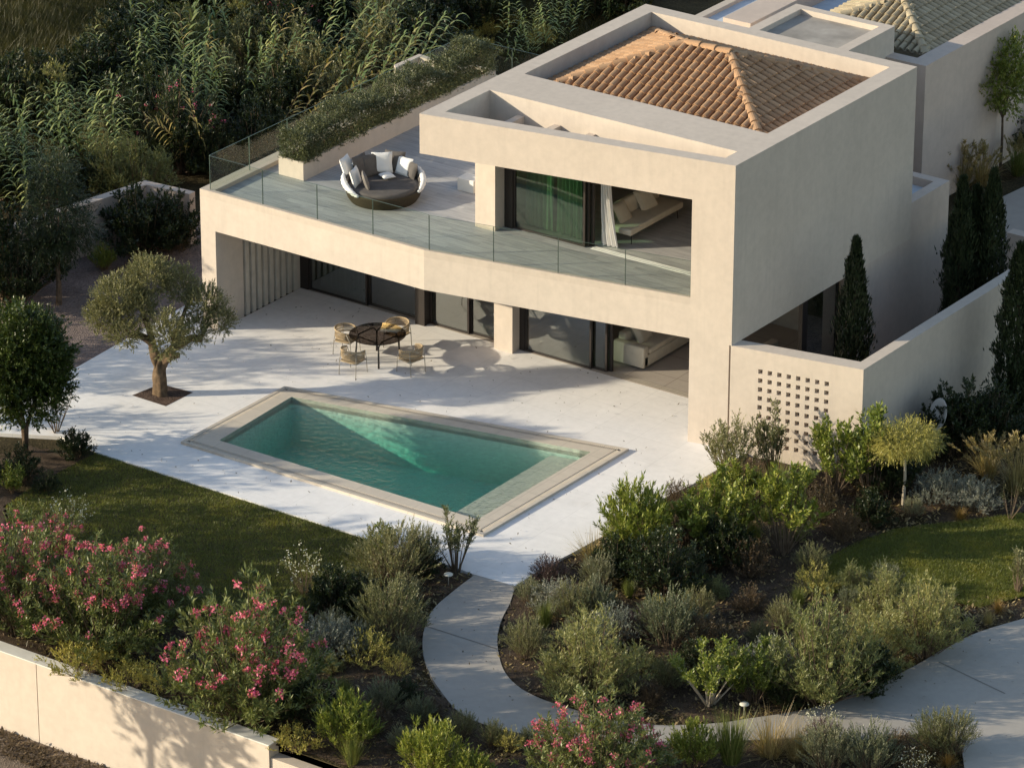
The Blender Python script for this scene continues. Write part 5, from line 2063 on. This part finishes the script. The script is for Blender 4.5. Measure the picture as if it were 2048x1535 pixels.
# courtyard and right side
put('cypress0', 12.2, 4.17, -.05, 5.2, 'cypress in the courtyard in front of the grey side wall', sxy=.72)
put('cypress1', 12.3, 9.44, -.05, 5.2, 'left cypress of the three behind the garden wall', sxy=.75)
put('cypress0', 12.3, 10.19, -.05, 4.7, 'middle, shortest cypress of the three behind the garden wall', rz=2., sxy=.8)
put('cypress1', 12.8, 10.18, -.05, 5.3, 'right cypress of the three behind the garden wall', rz=4., sxy=.72)
put('cypress0', 15.5, 6.9, -.05, 4.9, 'cypress cut by the right edge outside the garden wall', rz=1., sxy=.95)
putpx('standard', 2000, 340, 1.12, 'young tree with an open crown before the neighbour wall', rz=.5)
for i, (px, py, sc, lab) in enumerate([(1845, 372, 1.9, 'dry grass coloured pale as if sunlit behind the annex roof, nearest the villa'), (1872, 372, 1.8, 'dry grass coloured pale as if sunlit behind the annex roof, second from the villa'),
                                       (1925, 376, 1.6, 'fountain grass with bright plumes behind the cypresses'), (1962, 372, 1.5, 'fountain grass with bright plumes left of the young tree trunk')]):
    putpx('fountain', px, py, sc, lab, 'dry grasses along the neighbour wall')  # these stand in house shade; their pale colour imitates low sun
putpx('darkfountain', 1935, 330, 1.3, 'green plume grass against the neighbour wall')
putpx('darkfountain', 2035, 350, 1.4, 'dark green grass right of the young tree trunk')
putpx('dark2', 2050, 300, 1.6, 'dark shrub against the neighbour wall at the right edge')

# ------------------------------------------------------------------ thicket behind the house
def free(x, y, m=0.):
    if -5.9 - m < x < 11 and -2 < y < 11.6 + m:
        return False
    if -2.2 < x < 8 and y > 13.6:
        return False
    return True


rng = random.Random(21)
# lit reed stand at the left
GR = 'giant reeds in the thicket behind the house'
LR = 'green giant reed with arching leaves in the thicket behind the house'
for px, py in ((40, 400), (85, 395), (130, 385), (175, 392), (215, 372), (20, 350), (70, 345), (120, 340), (165, 335), (205, 322), (60, 440), (5, 440), (240, 350)):
    putpx('reed%d' % rng.randrange(4), px, py, rng.uniform(.72, .92), LR, GR, z=Z_SOIL)
n_ = 0
while n_ < 20:
    px, py = rng.uniform(230, 1010), rng.uniform(-30, 330)
    lim = 330 - max(0, px - 420) * .46
    if py > lim or px < 330 - py * .9 + 40:
        continue
    p = gp(px, py, Z_SOIL)
    if not free(p.x, p.y, 1.2):
        continue
    putpx('reed%d' % rng.randrange(4), px, py, rng.uniform(.75, 1.15), LR, GR, z=Z_SOIL)
    n_ += 1
for px, py, rz_ in ((520, 310, .5), (560, 295, .9), (420, 330, 5.0), (480, 190, .3), (385, 250, 2.4), (640, 240, .9)):
    putpx('reedlean', px, py, rng.uniform(.85, 1.05), 'leaning yellow-green cane bent over in the thicket behind the house', 'leaning canes in the thicket behind the house', z=Z_SOIL, rz=rz_)
for px, py, rz_ in ((640, 290, .75), (690, 265, .6), (735, 245, .7), (610, 200, .4), (700, 170, .8), (560, 215, .5), (780, 215, .65), (500, 260, .9)):
    putpx('reedplume', px, py, rng.uniform(.9, 1.1), 'tall green cane leaning to the right with drooping plume leaves behind the terrace', 'leaning plumes behind the terrace', z=Z_SOIL, rz=rz_)
for px, py in ((1010, 140), (1060, 120), (1100, 105), (1150, 60), (1120, 85), (1220, 45), (1260, 30), (1180, 30)):
    putpx('reed%d' % rng.randrange(4), px, py, .62, LR, GR, z=Z_SOIL)
putpx('oleanderfew', 345, 330, 3.0, 'huge straggly oleander with few pink flowers in the thicket', z=Z_SOIL)
putpx('oleanderfew', 560, 110, 2.8, 'oleander with pale pink flowers high up in the thicket', z=Z_SOIL)
GB = 'dark bushes in the thicket behind the house'
LB = 'dark leafy bush filling the thicket behind the house'
n_ = 0
while n_ < 112:
    px, py = rng.uniform(-40, 1320), rng.uniform(-40, 420)
    lim = 420 - max(0, px - 330) * .42
    if py > lim or (px < 330 and py < 250 - px * .6):
        continue
    p = gp(px, py, Z_SOIL)
    if not free(p.x, p.y, .9):
        continue
    if px > 900 and 60 < py < 150:
        putpx('dryshrub', px, py, rng.uniform(.6, .9), 'low dry bush on the sunny ground behind the villa roof', 'dry bushes behind the villa roof', z=Z_SOIL)
    else:
        k_ = ('dark', 'dark2', 'olivebush', 'dark2', 'feather', 'dark', 'olivebush', 'dark2', 'dark', 'bright')[n_ % 10]
        w_ = {'dark': 'dark', 'dark2': 'dark', 'bright': 'mid-green broadleaf', 'olivebush': 'grey-olive', 'feather': 'feathery olive-green'}[k_]
        putpx(k_, px, py, rng.uniform(1.4, 2.6) * (.6 if k_ == 'bright' else 1), '%s bush growing in the thicket behind the house' % w_, '%s bushes in the thicket behind the house' % w_, z=Z_SOIL)
    n_ += 1
small_tree('bgtree', 12, [((0, 0, 4.2), (1.1, 1.1, 1.0))], 30, .3, 10, .09, .03, 'leaf_dark', simple_trunk(2.6, .16, 6, 6, .9, 1.8), 'tree')
p = gp(1245, 30, Z_SOIL)
put('bgtree', p.x, p.y, Z_SOIL, 1.0, 'tree with a thick pale trunk cut by the top edge behind the villa roof')

# trees standing beyond the left edge; they throw the dappled shade over garden and patio
GS = 'carob trees beyond the left edge'
for (px, py, sc) in ((-430, 980, .72), (-290, 1060, .52), (-270, 790, .42), (-300, 858, .43), (-370, 1120, .78), (-420, 640, 1.0), (-300, 560, .92), (-300, 720, .60), (-520, 760, .80), (-170, 500, 1.0), (-330, 430, .9), (-350, 1470, .62), (-520, 1440, .8), (-540, 1160, .72), (-360, 170, 1.2), (-520, 60, 1.5)):
    putpx('screen', px, py, sc, 'carob tree standing beyond the left edge of the picture', GS, z=-.1)
